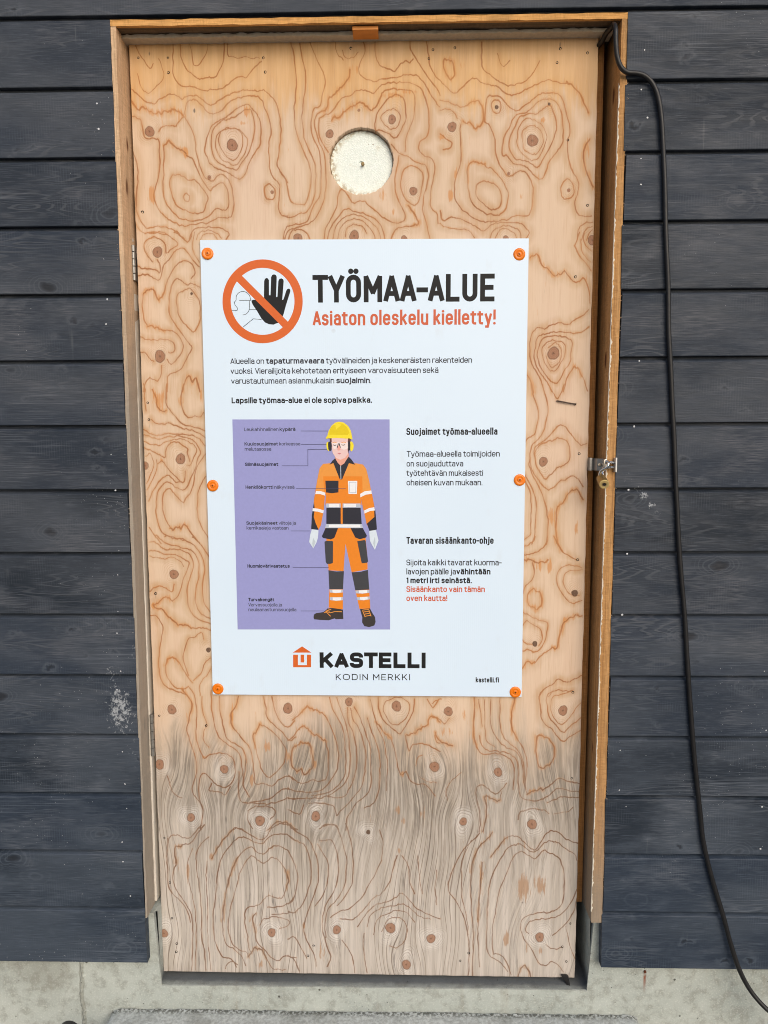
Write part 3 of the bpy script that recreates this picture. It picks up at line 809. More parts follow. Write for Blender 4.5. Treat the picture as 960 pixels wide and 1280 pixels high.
T(540, 860, 5.053, '''*270,60 265,180 265,300 280,370
280,370 320,415 400,410 470,430 510,475 520,560 510,640
-295,70 310,180 320,240
300,300 310,350 350,390 430,400 500,420 540,470 545,560 550,650 580,700 680,705 730,680 790,635 850,640 930,655
-335,70 330,200 340,290 350,340 400,370
370,70 370,180 380,260 420,330 470,375 530,400 565,460 575,560 590,640 600,665
*600,665 640,640 700,640
700,640 760,600 810,565 860,590 930,600
430,60 428,180 435,260 460,320 520,370 560,420 580,490 590,600
*525,60 510,120 500,190 510,260 540,320
540,320 580,390 600,470 590,600 595,640
*665,300 690,295 740,320 770,370 770,430 740,480 685,500 665,450 655,380 665,300
715,0 680,40 685,110 690,180 720,230 760,260 800,310 830,335 880,300 940,265
760,20 725,50 730,120 745,190 790,240 830,280 870,240 940,185
-890,15 800,40 760,60 750,120 765,180 820,225 880,170 920,110 940,90
-0,100 20,80 60,65
0,180 50,200 80,225 110,190
*25,280 30,310 70,350 130,360
275,660 285,620 320,610 360,640 400,670 440,640 470,600
275,660 285,720 305,800 300,909
*330,690 350,680 400,710 430,700
-430,700 440,650
*330,690 345,740 340,820 320,909
545,830 560,780 620,765 710,770 740,790
730,720 800,690 860,685 930,690
-770,790 850,780 890,750
-185,530 120,590 90,650 100,710''')
T(190, 1030, 5.333, '''100,180 120,90 170,80 230,100 270,80 330,10
*160,265 155,160 200,145
200,145 260,125 310,60 350,10
160,280 145,310 140,370 155,430 200,500 240,560 270,650 270,800 265,980
105,100 100,220 105,330 105,400 130,460 200,530 240,590 255,660
380,90 320,150 295,220 300,310 315,420 330,580 330,740 350,860 360,980
-270,170 240,260 240,360 265,470 290,600 295,740 290,980
-370,250 360,370 370,500 370,680 380,850 395,980
*400,230 460,130 530,50
530,50 570,30 620,50 680,90 730,110 760,90 800,30 850,0 920,10 960,45
430,430 440,330 465,230 520,150 570,100 620,95 680,120 735,135 780,90 830,70 900,75 960,115
410,590 420,500 430,430
*470,650 480,540 500,420 530,320 570,230
570,230 620,175 665,158 700,190 745,200 790,160 830,150 900,175 930,220 960,300
515,600 540,500 570,400 590,320 630,250 670,215 710,250 750,260 800,230 850,250 890,310
*890,310 910,370 895,430
895,430 870,490 820,495 780,480 740,510 710,545 640,560 620,600 620,660 635,740 645,820 665,870
515,600 510,700 530,790 580,840 630,860 640,890
470,650 475,740 500,810 550,840 600,890 625,950
410,590 410,700 425,800 470,890 520,900 570,940
*640,890 680,835 720,835 760,890
760,890 800,960 840,975 890,970
960,440 940,510 890,540 820,560 770,555
*690,600 670,640 690,720
690,720 700,790 750,840 790,890 840,915 880,885 960,895
800,610 860,600 960,590
720,680 740,640 790,625 860,630 915,650 900,685 850,700
-490,970 500,940 540,920 565,960''')
T(360, 1030, 5.053, '''0,170 30,230 55,300 60,370 40,460 0,510
0,75 50,110 100,130 130,190 145,270 145,350 120,440 85,520 40,560 0,560
20,30 70,60 130,100 170,180 190,270 190,370 160,460 130,550 105,620 100,680 125,750 165,830 180,900
190,130 230,200 255,260 250,370 220,450 170,520
200,110 270,105 300,150 315,220 315,330 290,430 240,510 220,600 220,680 250,780 270,850 250,900
215,15 300,10 325,60 350,140 370,230 365,340 345,420 300,490 250,545 235,640 240,720
365,0 395,100 410,200 410,330 395,400 350,470 310,520
-580,40 600,130 590,230
590,230 545,330 500,400 470,460 380,540 330,550 270,590
690,200 660,290 640,370 590,440 540,470 480,540 430,590 400,605 330,600
720,200 760,270 770,370 800,440
440,650 500,560 560,510 620,490 680,465 715,440 760,470 800,520 850,555 960,600
-500,650 520,580 590,530 660,520 720,505 770,530 830,580 900,600
-540,700 560,610 620,570 690,545 750,560 800,620
340,735 380,790 410,850 420,940
0,835 40,860 70,930
0,730 40,715 70,760 120,850
-590,680 640,600 720,600 750,660 740,730 690,780 640,770
-820,200 830,330 850,440
-940,290 930,400 940,510
-480,690 480,800 500,940''')
T(540, 1030, 5.053, '''300,60 200,160 140,270 110,350 105,420 145,480 190,560 220,660 235,800 230,960
-250,100 190,230 185,330 190,460 220,600 230,700
*380,60 310,130 265,210 250,300
250,300 245,420 250,560 260,700 255,960
*370,210 430,130 470,85
470,85 520,70 570,100 610,140 650,160 690,110 720,60 760,40 810,60 850,95 920,120
355,440 370,350 400,280 450,190 490,140 540,125 580,140 620,170 660,170 710,115 750,105 800,120 850,155 900,185 915,230
400,560 420,440 450,360 490,260 520,200 560,172 600,190 640,212 670,200 705,165 760,185 805,215 825,270 835,340 835,420 820,500 780,540 720,555 650,560 580,590 560,640 580,720 630,790 680,880 720,885 760,865 800,890 830,930
400,560 385,650 380,740 390,820
355,440 350,560 345,680 345,790 380,840 430,870 480,930
*320,240 310,330 300,450 290,600
290,600 290,750 300,900
915,410 880,490 810,570 740,590 680,600 620,610 590,660 610,690
915,460 900,540 850,620 800,670 760,700
390,820 440,830 480,890 500,950
*545,960 560,910 585,895 615,930 625,965
720,760 770,785 820,775
-845,640 870,760 905,850''')
# knots: px, py, radius in px, darkness, paleness
KN = [(160+130/4.8, 40+598/4.8, 5.6, 0), (160+625/4.8, 40+680/4.8, 6.4, 0), (160+488/4.8, 40+873/4.8, 2.2, 0), (160+865/4.8, 40+962/4.8, 2.0, 0),
      (350+298/4.8, 40+612/4.8, 4.6, 0), (350+672/4.8, 40+525/4.8, 4.7, 0), (350+473/4.8, 40+470/4.8, 1.6, 0), (350+800/4.8, 40+955/4.8, 4.6, 0), (350+108/4.8, 40+1238/4.8, 5.2, 0), (350+445/4.8, 40+1224/4.8, 5.8, 0), (350+745/4.8, 40+1246/4.8, 4.2, 0),
      (550+72/4.8, 40+570/4.8, 5.2, 0), (550+555/4.8, 40+652/4.8, 6.4, 0), (550+340/4.8, 40+452/4.8, 2.2, 1), (550+412/4.8, 40+850/4.8, 1.8, 0), (550+772/4.8, 40+950/4.8, 2.0, 0), (550+655/4.8, 40+433/4.8, 1.6, 1), (550+395/4.8, 40+1242/4.8, 3.6, 0),
      (740, 300, 5.0, 0), (150+300/6.4, 290+162/6.4, 5.9, 0), (150+320/6.4, 290+997/6.4, 6.6, 0), (150+573/6.4, 290+495/6.4, 1.6, 1),
      (150+485/6.4, 480+603/6.4, 6.0, 0), (150+200/6.4, 480+655/6.4, 4.6, 0), (150+432/6.4, 670+310/6.4, 5.6, 0), (150+708/6.4, 670+915/6.4, 3.0, 1),
      (640+332/6.4, 290+970/6.4, 7.0, 0), (640+250/6.4, 480+620/6.4, 5.3, 0), (640+502/6.4, 670+455/6.4, 4.0, 1), (640+183/6.4, 670+860/6.4, 3.2, 1),
      (190+132/5.333, 860+148/5.333, 5.8, 0), (190+50/5.333, 860+515/5.333, 6.0, 0), (190+482/5.333, 860+545/5.333, 5.4, 0), (190+260/5.333, 860+868/5.333, 5.2, 0), (190+720/5.333, 860+888/5.333, 6.3, 0), (190+905/5.333, 860+138/5.333, 6.2, 0),
      (360+685/5.053, 860+115/5.053, 6.2, 0), (360+385/5.053, 860+88/5.053, 5.0, 0), (360+175/5.053, 860+812/5.053, 6.0, 0), (360+925/5.053, 860+497/5.053, 6.3, 0), (360+507/5.053, 1030+52/5.053, 2.8, 1),
      (540+103/5.053, 860+147/5.053, 5.6, 0), (540+417/5.053, 860+530/5.053, 5.4, 0), (540+827/5.053, 860+140/5.053, 5.9, 0), (540+197/5.053, 860+843/5.053, 4.9, 0), (540+632/5.053, 860+858/5.053, 6.2, 0),
      (190+798/5.333, 1030+727/5.333, 5.4, 0), (190+82/5.333, 1030+735/5.333, 5.2, 0),
      (360+308/5.053, 1030+670/5.053, 5.5, 0), (360+647/5.053, 1030+657/5.053, 6.6, 0), (360+903/5.053, 1030+723/5.053, 5.8, 0), (360+748/5.053, 1030+888/5.053, 6.0, 0),
      (540+680/5.053, 1030+712/5.053, 5.9, 0)]
# stains: px, py, rx, rz (px), strength of resin colour
ST = [(160+140/4.8, 40+975/4.8, 4, 12, .9), (160+715/4.8, 40+475/4.8, 4, 6, .8), (160+690/4.8, 40+548/4.8, 5, 3, .7), (160+320/4.8, 40+510/4.8, 6, 10, .6), (160+350/4.8, 40+730/4.8, 4, 6, .8),
      (350+620/4.8, 40+980/4.8, 4, 10, .7), (350+680/4.8, 40+1080/4.8, 2, 5, .7), (350+690/4.8, 40+380/4.8, 14, 4, .6), (350+760/4.8, 40+360/4.8, 14, 3, .6), (350+450/4.8, 40+225/4.8, 5, 5, .5),
      (550+65/4.8, 40+980/4.8, 3, 8, .9), (550+125/4.8, 40+205/4.8, 4, 7, .5), (550+95/4.8, 40+860/4.8, 2.5, 7, .6), (550+12/4.8, 40+630/4.8, 4, 3, .9), (550+620/4.8, 40+528/4.8, 4, 2.5, .8), (550+890/4.8, 40+690/4.8, 4, 12, .5), (550+490/4.8, 40+990/4.8, 2, 5, .7),
      (150+315/6.4, 480+130/6.4, 8, 14, .8), (150+485/6.4, 480+120/6.4, 3, 8, .7), (150+650/6.4, 480+90/6.4, 2.5, 10, .8), (150+330/6.4, 480+610/6.4, 6, 3, .5),
      (150+270/6.4, 670+560/6.4, 4, 4, .9), (640+220/6.4, 670+240/6.4, 6, 6, .8), (640+300/6.4, 670+250/6.4, 3.6, 9, .9), (640+310/6.4, 480+1060/6.4, 4, 14, .75), (640+515/6.4, 480+1160/6.4, 2.8, 9, .9), (640+425/6.4, 670+670/6.4, 4, 5, .8), (640+345/6.4, 670+890/6.4, 4, 4, .6),
      (190+768/5.333, 860+400/5.333, 4, 9, .9), (190+905/5.333, 860+460/5.333, 4, 10, .8), (190+668/5.333, 860+620/5.333, 2.5, 9, .9), (190+530/5.333, 860+190/5.333, 4, 12, .6), (190+700/5.333, 860+180/5.333, 9, 6, .3), (190+345/5.333, 860+465/5.333, 3, 3, .9),
      (360+170/5.053, 860+480/5.053, 2.5, 6, .9), (360+720/5.053, 860+545/5.053, 3, 4, .8), (360+695/5.053, 860+770/5.053, 4, 6, .8), (360+725/5.053, 860+840/5.053, 3.5, 7, .7), (360+850/5.053, 860+785/5.053, 3, 8, .6), (360+640/5.053, 860+300/5.053, 5, 8, .5),
      (540+205/5.053, 860+180/5.053, 3, 10, .6), (540+100/5.053, 860+280/5.053, 10, 7, .5), (540+500/5.053, 860+180/5.053, 1.6, 20, .6), (540+630/5.053, 860+645/5.053, 6, 2, .7),
      (190+395/5.333, 1030+220/5.333, 3, 6, .8), (190+720/5.333, 1030+940/5.333, 6, 7, .6), (190+900/5.333, 1030+340/5.333, 2.5, 6, .9), (190+245/5.333, 1030+340/5.333, 2.5, 18, .6), (190+650/5.333, 1030+680/5.333, 3, 20, .45),
      (360+705/5.053, 1030+170/5.053, 2.5, 5, .9), (360+210/5.053, 1030+800/5.053, 5, 15, .5), (360+100/5.053, 1030+640/5.053, 2, 5, .8),
      (540+578/5.053, 1030+400/5.053, 8, 18, .95), (540+680/5.053, 1030+380/5.053, 8, 14, .8), (540+470/5.053, 1030+720/5.053, 4, 11, .9), (540+688/5.053, 1030+795/5.053, 3, 6, .7), (540+315/5.053, 1030+320/5.053, 3, 20, .7), (540+600/5.053, 1030+780/5.053, 4, 9, .5)]
# dark weather marks and cracks
DK = [(160+398/4.8, 40+472/4.8, 1.6, 3.4, 1.0), (160+396/4.8, 40+420/4.8, .8, 26, 0.39), (160+398/4.8, 40+510/4.8, 1.2, 6, 0.50), (160+130/4.8, 40+130/4.8, 1.8, 3.5, 0.90), (550+722/4.8, 40+75/4.8, 1.2, 6, 0.90), (550+742/4.8, 40+240/4.8, .7, 14, 0.39), (550+135/4.8, 40+250/4.8, .6, 45, 0.19), (350+698/4.8, 40+160/4.8, .5, 30, 0.19),
      (160+85/4.8, 40+1110/4.8, 1.3, 5, 0.50), (640+540/6.4, 480+640/6.4, 1.6, 14, 0.40), (640+340/6.4, 290+610/6.4, 6, 3, 0.14), (640+400/6.4, 290+660/6.4, 5, 5, 0.12), (150+230/6.4, 480+350/6.4, 2.2, 9, 0.50), (150+285/6.4, 670+490/6.4, 1.8, 8, 0.55),
      (190+60/5.333, 860+230/5.333, 3, 9, 0.30), (190+490/5.333, 860+880/5.333, 3.5, 7, 0.70), (190+130/5.333, 860+300/5.333, 3, 6, 0.30), (190+735/5.333, 860+600/5.333, 9, 9, 0.28), (190+620/5.333, 860+520/5.333, 4, 20, 0.35), (190+250/5.333, 860+620/5.333, 16, 12, 0.25), (190+440/5.333, 860+910/5.333, 4, 10, 0.40),
      (360+200/5.053, 860+420/5.053, 6, 22, 0.19), (360+560/5.053, 860+560/5.053, 26, 26, 0.23), (360+90/5.053, 860+430/5.053, 6, 16, 0.19), (540+790/5.053, 860+800/5.053, 11, 14, 0.25), (540+690/5.053, 860+570/5.053, 4, 9, 0.50), (540+100/5.053, 860+560/5.053, 20, 14, 0.15), (540+370/5.053, 860+860/5.053, 4, 12, 0.40),
      (190+545/5.333, 1030+110/5.333, 4, 12, 0.55), (190+720/5.333, 1030+75/5.333, 5, 6, 0.28), (190+310/5.333, 1030+390/5.333, 2, 18, 0.50), (190+500/5.333, 1030+220/5.333, 4, 16, 0.35), (360+730/5.053, 1030+360/5.053, 2.5, 14, 0.40), (360+120/5.053, 1030+890/5.053, 4, 8, 0.35), (540+630/5.053, 1030+110/5.053, 6, 9, 0.30), (540+640/5.053, 1030+310/5.053, .6, 34, 0.28), (540+248/5.053, 1030+430/5.053, 1.6, 12, 0.60), (540+575/5.053, 1030+495/5.053, 4, 2.2, 0.80), (540+780/5.053, 1030+130/5.053, 7, 9, 0.17), (540+395/5.053, 1030+40/5.053, 3, 10, 0.40), (360+200/5.053, 1030+110/5.053, 3, 7, 0.40)]

H_ = 0.0013
NX = int(round((XD1-XD0)/H_))+1; NZ = int(round((ZD1-ZD0)/H_))+1
gx = np.linspace(XD0, XD1, NX); gz = np.linspace(ZD0, ZD1, NZ)
hx, hz = gx[1]-gx[0], gz[1]-gz[0]
GX, GZ = np.meshgrid(gx, gz)
def vnoise1(n): return rng.uniform(-1, 1, n)
JT = vnoise1(4096)
def jag(x, f):
    u = x*f+500.0; i = np.floor(u).astype(int); t = u-i; t = t*t*(3-2*t)
    return JT[i % 4096]*(1-t)+JT[(i+1) % 4096]*t
LINE = np.full((NZ, NX), 0.03); FUZZ = np.full((NZ, NX), 0.03)
def stroke_field(F, P, w, R):
    for a, b in zip(P[:-1], P[1:]):
        i0 = max(0, int((min(a[0], b[0])-R-XD0)/hx)); i1 = min(NX, int((max(a[0], b[0])+R-XD0)/hx)+2)
        j0 = max(0, int((min(a[1], b[1])-R-ZD0)/hz)); j1 = min(NZ, int((max(a[1], b[1])+R-ZD0)/hz)+2)
        if i0 >= i1 or j0 >= j1: continue
        dx, dz = b[0]-a[0], b[1]-a[1]; L2 = dx*dx+dz*dz+1e-12
        X = gx[None, i0:i1]-a[0]; Z = gz[j0:j1, None]-a[1]
        t = np.clip((X*dx+Z*dz)/L2, 0, 1)
        d = np.sqrt((X-t*dx)**2+(Z-t*dz)**2)/w
        F[j0:j1, i0:i1] = np.minimum(F[j0:j1, i0:i1], d)
for w, pts in TR:
    P = np.array([bp(px, py, 0.0)[[0, 2]] for px, py in pts])
    closed = np.hypot(*(P[0]-P[-1])) < 1e-6
    P = np.array(catmull(P[:-1] if closed else P, 5, closed))
    T_ = np.gradient(P, axis=0); T_ /= np.linalg.norm(T_, axis=1, keepdims=True)+1e-9
    hor = np.abs(T_[:, 0])
    off = rng.uniform(0, 30)
    P[:, 1] += (0.0022*jag(P[:, 0]+off, 170)+0.0016*jag(P[:, 0]+off, 420))*hor*(1.5 if w > 1.2 else 0.8)
    P[:, 0] += 0.0012*jag(P[:, 1]+off, 90)*(1-hor)
    stroke_field(LINE, P, {1.55: 1.12, 1.0: 0.92, 0.6: 0.68}[w], 0.024)
    if w > 1.2: stroke_field(FUZZ, P, 1.0, 0.024)
KNOT = np.full((NZ, NX), 9.0); RHO = np.full((NZ, NX), 0.2); KDARK = np.zeros((NZ, NX)); FLOW = GX.copy()
for (px, py, r, dk) in KN:
    c = bp(px, py, 0.0); s = r*(CAM[1]*-1)/F_PX*1.03; dx = GX-c[0]; dz = GZ-c[2]
    th = np.arctan2(dz, dx); ph = rng.uniform(0, 6.28, 4)
    wob = 1+0.05*np.sin(2*th+ph[0])+0.04*np.sin(3*th+ph[1])+0.02*np.sin(7*th+ph[2])
    d = np.sqrt((dx*1.06)**2+(dz*0.94)**2)/(s*wob)
    up = d < KNOT; KNOT = np.where(up, d, KNOT); KDARK = np.where(up, float(dk), KDARK)
    rho = np.sqrt((dx*1.12)**2+(np.where(dz > 0, dz*0.8, dz*0.95))**2)/(1+0.16*np.sin(2*th+ph[3])+0.10*np.sin(3*th+ph[0])+0.05*np.sin(5*th+ph[1]))-s
    RHO = np.minimum(RHO, rho)
    if r > 3.5:
        FLOW -= dx*np.exp(-(dx/(5.2*s))**2-(dz/(7.5*s))**2)*0.82
FLOW += 0.018*np.sin(GZ*5.1+GX*3)+0.009*np.sin(GZ*11.3+1.7+GX*7)
def blobs(lst, rough):
    B = np.zeros((NZ, NX))
    for (px, py, rx, rz, k) in lst:
        c = bp(px, py, 0.0); s = 1.03*-CAM[1]/F_PX
        dx = (GX-c[0])/(rx*s); dz = (GZ-c[2])/(rz*s)
        B = np.maximum(B, k*np.exp(-(dx*dx+dz*dz)*0.9))
    return B
STAIN, DARK = blobs(ST, 0), blobs(DK, 0)

def panel_mesh():
    fz = (GZ-ZD0)/(ZD1-ZD0)
    low = SKEW0+(SKEW1-SKEW0)*(GX-XD0)/(XD1-XD0)
    ZZ = low+(ZD1+0.0005*(GX-XD0)-low)*fz
    # uneven sawn outline
    XX = GX.copy(); XX[:, 0] += 0.0008*jag(gz, 40); XX[:, -1] += 0.0008*jag(gz+3, 40); ZZ[0, :] += 0.0006*jag(gx, 60)
    r = np.hypot(XX-HOLE[0], ZZ-HOLE[2]); thh = np.arctan2(ZZ-HOLE[2], XX-HOLE[0])
    near = np.abs(r-HR) < 0.75*H_
    rr = np.where(near, HR+0.0006*np.sin(thh*23+np.sin(thh*5)*3)+0.0004*np.sin(thh*61)+0.0004*np.sin(thh*11+1), r)
    XX = np.where(near, HOLE[0]+np.cos(thh)*rr, XX); ZZ = np.where(near, HOLE[2]+np.sin(thh)*rr, ZZ)
    inside = (r < HR) & ~near
    idx = np.arange(NX*NZ).reshape(NZ, NX)
    a, b, c, d = idx[:-1, :-1], idx[:-1, 1:], idx[1:, 1:], idx[1:, :-1]
    keep = ~(inside[:-1, :-1] | inside[:-1, 1:] | inside[1:, 1:] | inside[1:, :-1])
    allnear = near[:-1, :-1] & near[:-1, 1:] & near[1:, 1:] & near[1:, :-1]
    keep &= ~allnear
    F = np.stack([a, b, c, d], -1)[keep]
    V = np.stack([XX, np.zeros_like(XX), ZZ], -1).reshape(-1, 3)
    # rim faces: every boundary edge goes back by the thickness
    E = np.concatenate([F[:, [0, 1]], F[:, [1, 2]], F[:, [2, 3]], F[:, [3, 0]]])
    key = np.sort(E, 1); k = key[:, 0]*(NX*NZ)+key[:, 1]
    u, inv, cnt = np.unique(k, return_inverse=True, return_counts=True)
    B = E[cnt[inv] == 1]
    bv = np.unique(B); mp = np.full(NX*NZ, -1); mp[bv] = np.arange(len(bv))+NX*NZ
    V = np.concatenate([V, V[bv]+np.array([0, DT, 0])])
    rim = np.stack([B[:, 1], B[:, 0], mp[B[:, 0]], mp[B[:, 1]]], -1)
    used = np.zeros(len(V), bool); used[F] = True; used[rim] = True
    new = np.cumsum(used)-1
    F = new[np.concatenate([F, rim])]
    src = np.concatenate([np.arange(NX*NZ), bv])[used]; V = V[used]
    # back sheet
    nb = len(V); V = np.concatenate([V, [[XD0, DT, ZD0], [XD1, DT, ZD0], [XD1, DT, ZD1], [XD0, DT, ZD1]]])
    F = np.concatenate([F, [[nb, nb+3, nb+2, nb+1]]]); src = np.concatenate([src, [0, 0, 0, 0]])
    me = bpy.data.meshes.new('plywood_panel')
    me.vertices.add(len(V)); me.vertices.foreach_set('co', V.astype(np.float32).ravel())
    me.loops.add(F.size); me.loops.foreach_set('vertex_index', F.astype(np.int32).ravel())
    me.polygons.add(len(F)); me.polygons.foreach_set('loop_start', np.arange(0, F.size, 4, dtype=np.int32))
    me.polygons.foreach_set('loop_total', np.full(len(F), 4, dtype=np.int32))
    me.update(calc_edges=True); me.validate()
    for nm, A in (('line', LINE), ('fuzz', FUZZ), ('knot', KNOT), ('rho', RHO), ('kdark', KDARK), ('flow', FLOW), ('stain', STAIN), ('mark', DARK)):
        at = me.attributes.new(nm, 'FLOAT', 'POINT'); at.data.foreach_set('value', A.ravel()[src].astype(np.float32))
    return me

def mat_ply():
    t = NT('softwood_plywood')
    line, fuzz, knot, rho, kdark, flow, stain, mark = [t.attr(q) for q in ('line', 'fuzz', 'knot', 'rho', 'kdark', 'flow', 'stain', 'mark')]
    gvec = t.vec(1, 0, 0.035)
    g1 = t.noise(330, gvec, detail=4, rough=0.6); g2 = t.noise(70, gvec, detail=3); g3 = t.noise(900, t.vec(1, 0, 0.02), detail=2)
    big = t.noise(3.2, t.vec(1, 0, 0.7), detail=3)
    # weathering: silvered below the rain line, sheltered and amber just under the head
    zr = t.add(t.z, t.mul(t.sub(t.noise(22, t.vec(1, 0, 0.10), detail=4), 0.5), 0.20))
    zr = t.add(zr, t.mul(t.sub(t.noise(3.0, t.vec(1, 0, 0.5)), 0.5), 0.22))
    gw = t.step(zr, Z0-0.50, Z0-0.77)
    zt = t.add(t.z, t.mul(t.sub(t.noise(75, t.vec(1, 0, 0.06), detail=5, rough=0.65), 0.5), 0.19))
    zt = t.add(zt, t.mul(t.sub(t.noise(5, t.vec(1, 0, 0.3)), 0.5), 0.06))
    tw = t.step(zt, Z0+0.735, Z0+0.82)
    fresh = t.mix(t.step(big, 0.35, 0.65), lin(200, 176, 150), lin(209, 187, 164))
    fresh = t.mix(t.mul(t.step(g2, 0.38, 0.68), 0.42), fresh, lin(188, 156, 128))
    fresh = t.mix(t.mul(t.step(t.noise(11, t.vec(1, 0, 0.3), detail=3), 0.48, 0.7), 0.5), fresh, lin(208, 186, 166))
    fresh = t.mix(t.mul(t.step(t.noise(26, t.vec(1, 0, 0.12), detail=3), 0.52, 0.72), 0.28), fresh, lin(188, 148, 116))
    pnk = t.noise(6, t.vec(1, 0, 0.4, t.pos, (3, 0, 1)), detail=3)
    fresh = t.mix(t.mul(t.step(pnk, 0.5, 0.68), 0.45), fresh, lin(208, 180, 162))
    fresh = t.mix(t.mul(t.step(pnk, 0.48, 0.32), 0.40), fresh, lin(198, 170, 138))
    # late wood tone near the rings
    bw = t.step(t.noise(14, t.vec(1, 0, 0.6), detail=3), 0.34, 0.66, 0.0045, 0.020)
    lw = t.mul(t.step(line, bw, 0.0004), t.step(t.noise(90, t.vec(1, 0, 0.10), detail=4), 0.30, 0.64))
    fresh = t.mix(t.mul(t.step(line, 0.008, 0.022), 0.55), fresh, lin(216, 193, 171))
    fresh = t.mix(t.mul(lw, 0.62), fresh, lin(186, 145, 103))
    grey = t.mix(t.step(g2, 0.35, 0.68), lin(172, 166, 159), lin(196, 190, 184))
    amber = t.mix(t.step(g2, 0.35, 0.7), lin(202, 158, 104), lin(216, 176, 124))
    c = t.mix(t.mul(gw, 0.92), fresh, grey)
    c = t.mix(t.mul(tw, t.step(t.noise(3, t.vec(1, 0, 1)), 0.3, 0.7, 0.68, 0.92)), c, amber)
    # long dark checks in the silvered wood, bending round the knots
    fv = t.n.new('ShaderNodeCombineXYZ'); t.put(flow, fv.inputs[0]); t.put(t.mul(t.z, 0.045), fv.inputs[2])
    fs = t.noise(150, fv.outputs[0], detail=5, rough=0.75); fs2 = t.noise(34, fv.outputs[0], detail=3)
    chk = t.mul(t.step(fs, 0.52, 0.68), t.step(fs2, 0.36, 0.58))
    wet = t.step(t.noise(4.5, t.vec(1, 0, 0.6), detail=2), 0.42, 0.62, 0.55, 1.0)
    c = t.mix(t.mul(t.mul(chk, gw), t.mul(wet, 0.9)), c, lin(92, 88, 86))
    pal = t.mul(t.step(fs, 0.47, 0.33), gw)
    c = t.mix(t.mul(pal, 0.6), c, lin(206, 198, 188))
    # the tide line where the soaked bottom begins: sooty streaks
    tb = t.mul(t.mul(t.step(zr, Z0-0.55, Z0-0.68), t.step(zr, Z0-1.02, Z0-0.74)), t.step(t.noise(5, t.vec(1, 0, 0.5), detail=3), 0.34, 0.58, 0.35, 1.0))
    st_ = t.step(t.noise(62, fv.outputs[0], detail=6, rough=0.75), 0.42, 0.62)
    st2 = t.step(t.noise(170, fv.outputs[0], detail=4, rough=0.7), 0.44, 0.60)
    c = t.mix(t.mul(tb, 0.30), c, lin(150, 138, 120))
    c = t.mix(t.mul(t.mul(tb, t.m('MAXIMUM', t.mul(st_, 0.8), st2)), 0.75), c, lin(98, 91, 82))
    low = t.mul(gw, t.step(t.noise(85, fv.outputs[0], detail=6, rough=0.75), 0.50, 0.66))
    c = t.mix(t.mul(low, t.step(t.noise(6, t.vec(1, 0, 0.7), detail=2), 0.38, 0.62, 0.15, 0.6)), c, lin(126, 116, 106))
    # fine growth lines following the flow
    fl = t.m('PINGPONG', t.add(flow, t.mul(t.sub(t.noise(9, fv.outputs[0], detail=2), 0.5), 0.03)), 0.0052)
    fll = t.mul(t.step(fl, 0.0011, 0.0003), t.step(t.noise(16, fv.outputs[0], detail=2), 0.44, 0.60))
    c = t.mix(t.mul(t.mul(fll, gw), 0.75), c, lin(106, 92, 80))
    pore = t.noise(520, t.vec(1, 0, 0.022), detail=2); pg = t.step(t.noise(20, t.vec(1, 0, 0.25), detail=3), 0.40, 0.62)
    c = t.mix(t.mul(t.mul(t.step(pore, 0.56, 0.72), pg), 0.34), c, t.mix(gw, lin(168, 124, 86), lin(108, 100, 94)))
    # bleached collars round the knots in the silvered part
    pr = t.m('SINE', t.add(t.mul(rho, 1250.0), t.mul(t.noise(38, t.vec(1, 0, 0.6), detail=4), 14.0)))
    col = t.mul(t.step(t.add(rho, t.mul(t.sub(t.noise(40, t.vec(1, 0, 0.6), detail=3), 0.5), 0.020)), 0.028, 0.006), t.step(rho, -0.001, 0.002))
    col = t.mul(col, t.step(pr, -0.9, 0.7, 0.62, 1.0))
    c = t.mix(t.mul(t.mul(col, t.step(g2, 0.2, 0.55)), t.mul(gw, 0.56)), c, lin(218, 214, 210))
    rw = t.mul(t.mul(t.step(pr, -0.35, -0.95), t.step(rho, 0.034, 0.010)), t.mul(t.step(rho, 0.001, 0.004), gw))
    c = t.mix(t.mul(rw, t.step(t.noise(24, detail=3), 0.4, 0.65, 0.0, 0.5)), c, lin(118, 106, 98))
    # fine rings round the knots
    ph = t.m('SINE', t.add(t.mul(rho, 1700.0), t.mul(t.noise(45, detail=3), 12.0)))
    rg = t.mul(t.mul(t.step(ph, 0.45, 1.0), t.step(rho, 0.026, 0.006)), t.step(t.noise(30, detail=2), 0.34, 0.56))
    c = t.mix(t.mul(rg, 0.45), c, t.mix(gw, lin(172, 128, 92), lin(126, 110, 98)))
    # resin stains with ragged, grain-wise edges
    rag = t.noise(200, t.vec(1, 0, 0.09), detail=4, rough=0.7)
    stn = t.step(t.add(stain, t.mul(t.sub(rag, 0.5), 2.6)), 0.36, 0.66)
    c = t.mix(t.mul(stn, 0.72), c, t.mix(gw, lin(196, 134, 74), lin(160, 122, 88)))
    # the rings themselves
    wv = t.add(0.00045, t.mul(t.step(t.noise(26, detail=2), 0.35, 0.7), 0.0007))
    line = t.add(line, t.mul(t.sub(t.noise(420, t.vec(1, 0, 0.16), detail=3), 0.5), 0.0016))
    ln = t.sub(1.0, t.m('DIVIDE', t.sub(line, wv), 0.0011), )
    ln = t.m('ADD', ln, 0.0, clamp=True)
    lk = t.step(t.noise(13, detail=3), 0.22, 0.62, 0.55, 1.0)
    lcol = t.mix(t.step(t.noise(9, detail=2), 0.4, 0.62), lin(170, 112, 64), lin(148, 94, 54))
    lcol = t.mix(t.mul(gw, 0.85), lcol, t.mix(t.step(t.noise(7), 0.42, 0.6), lin(92, 64, 46), lin(104, 84, 70)))
    lcol = t.mix(t.mul(tw, 0.4), lcol, lin(168, 108, 50))
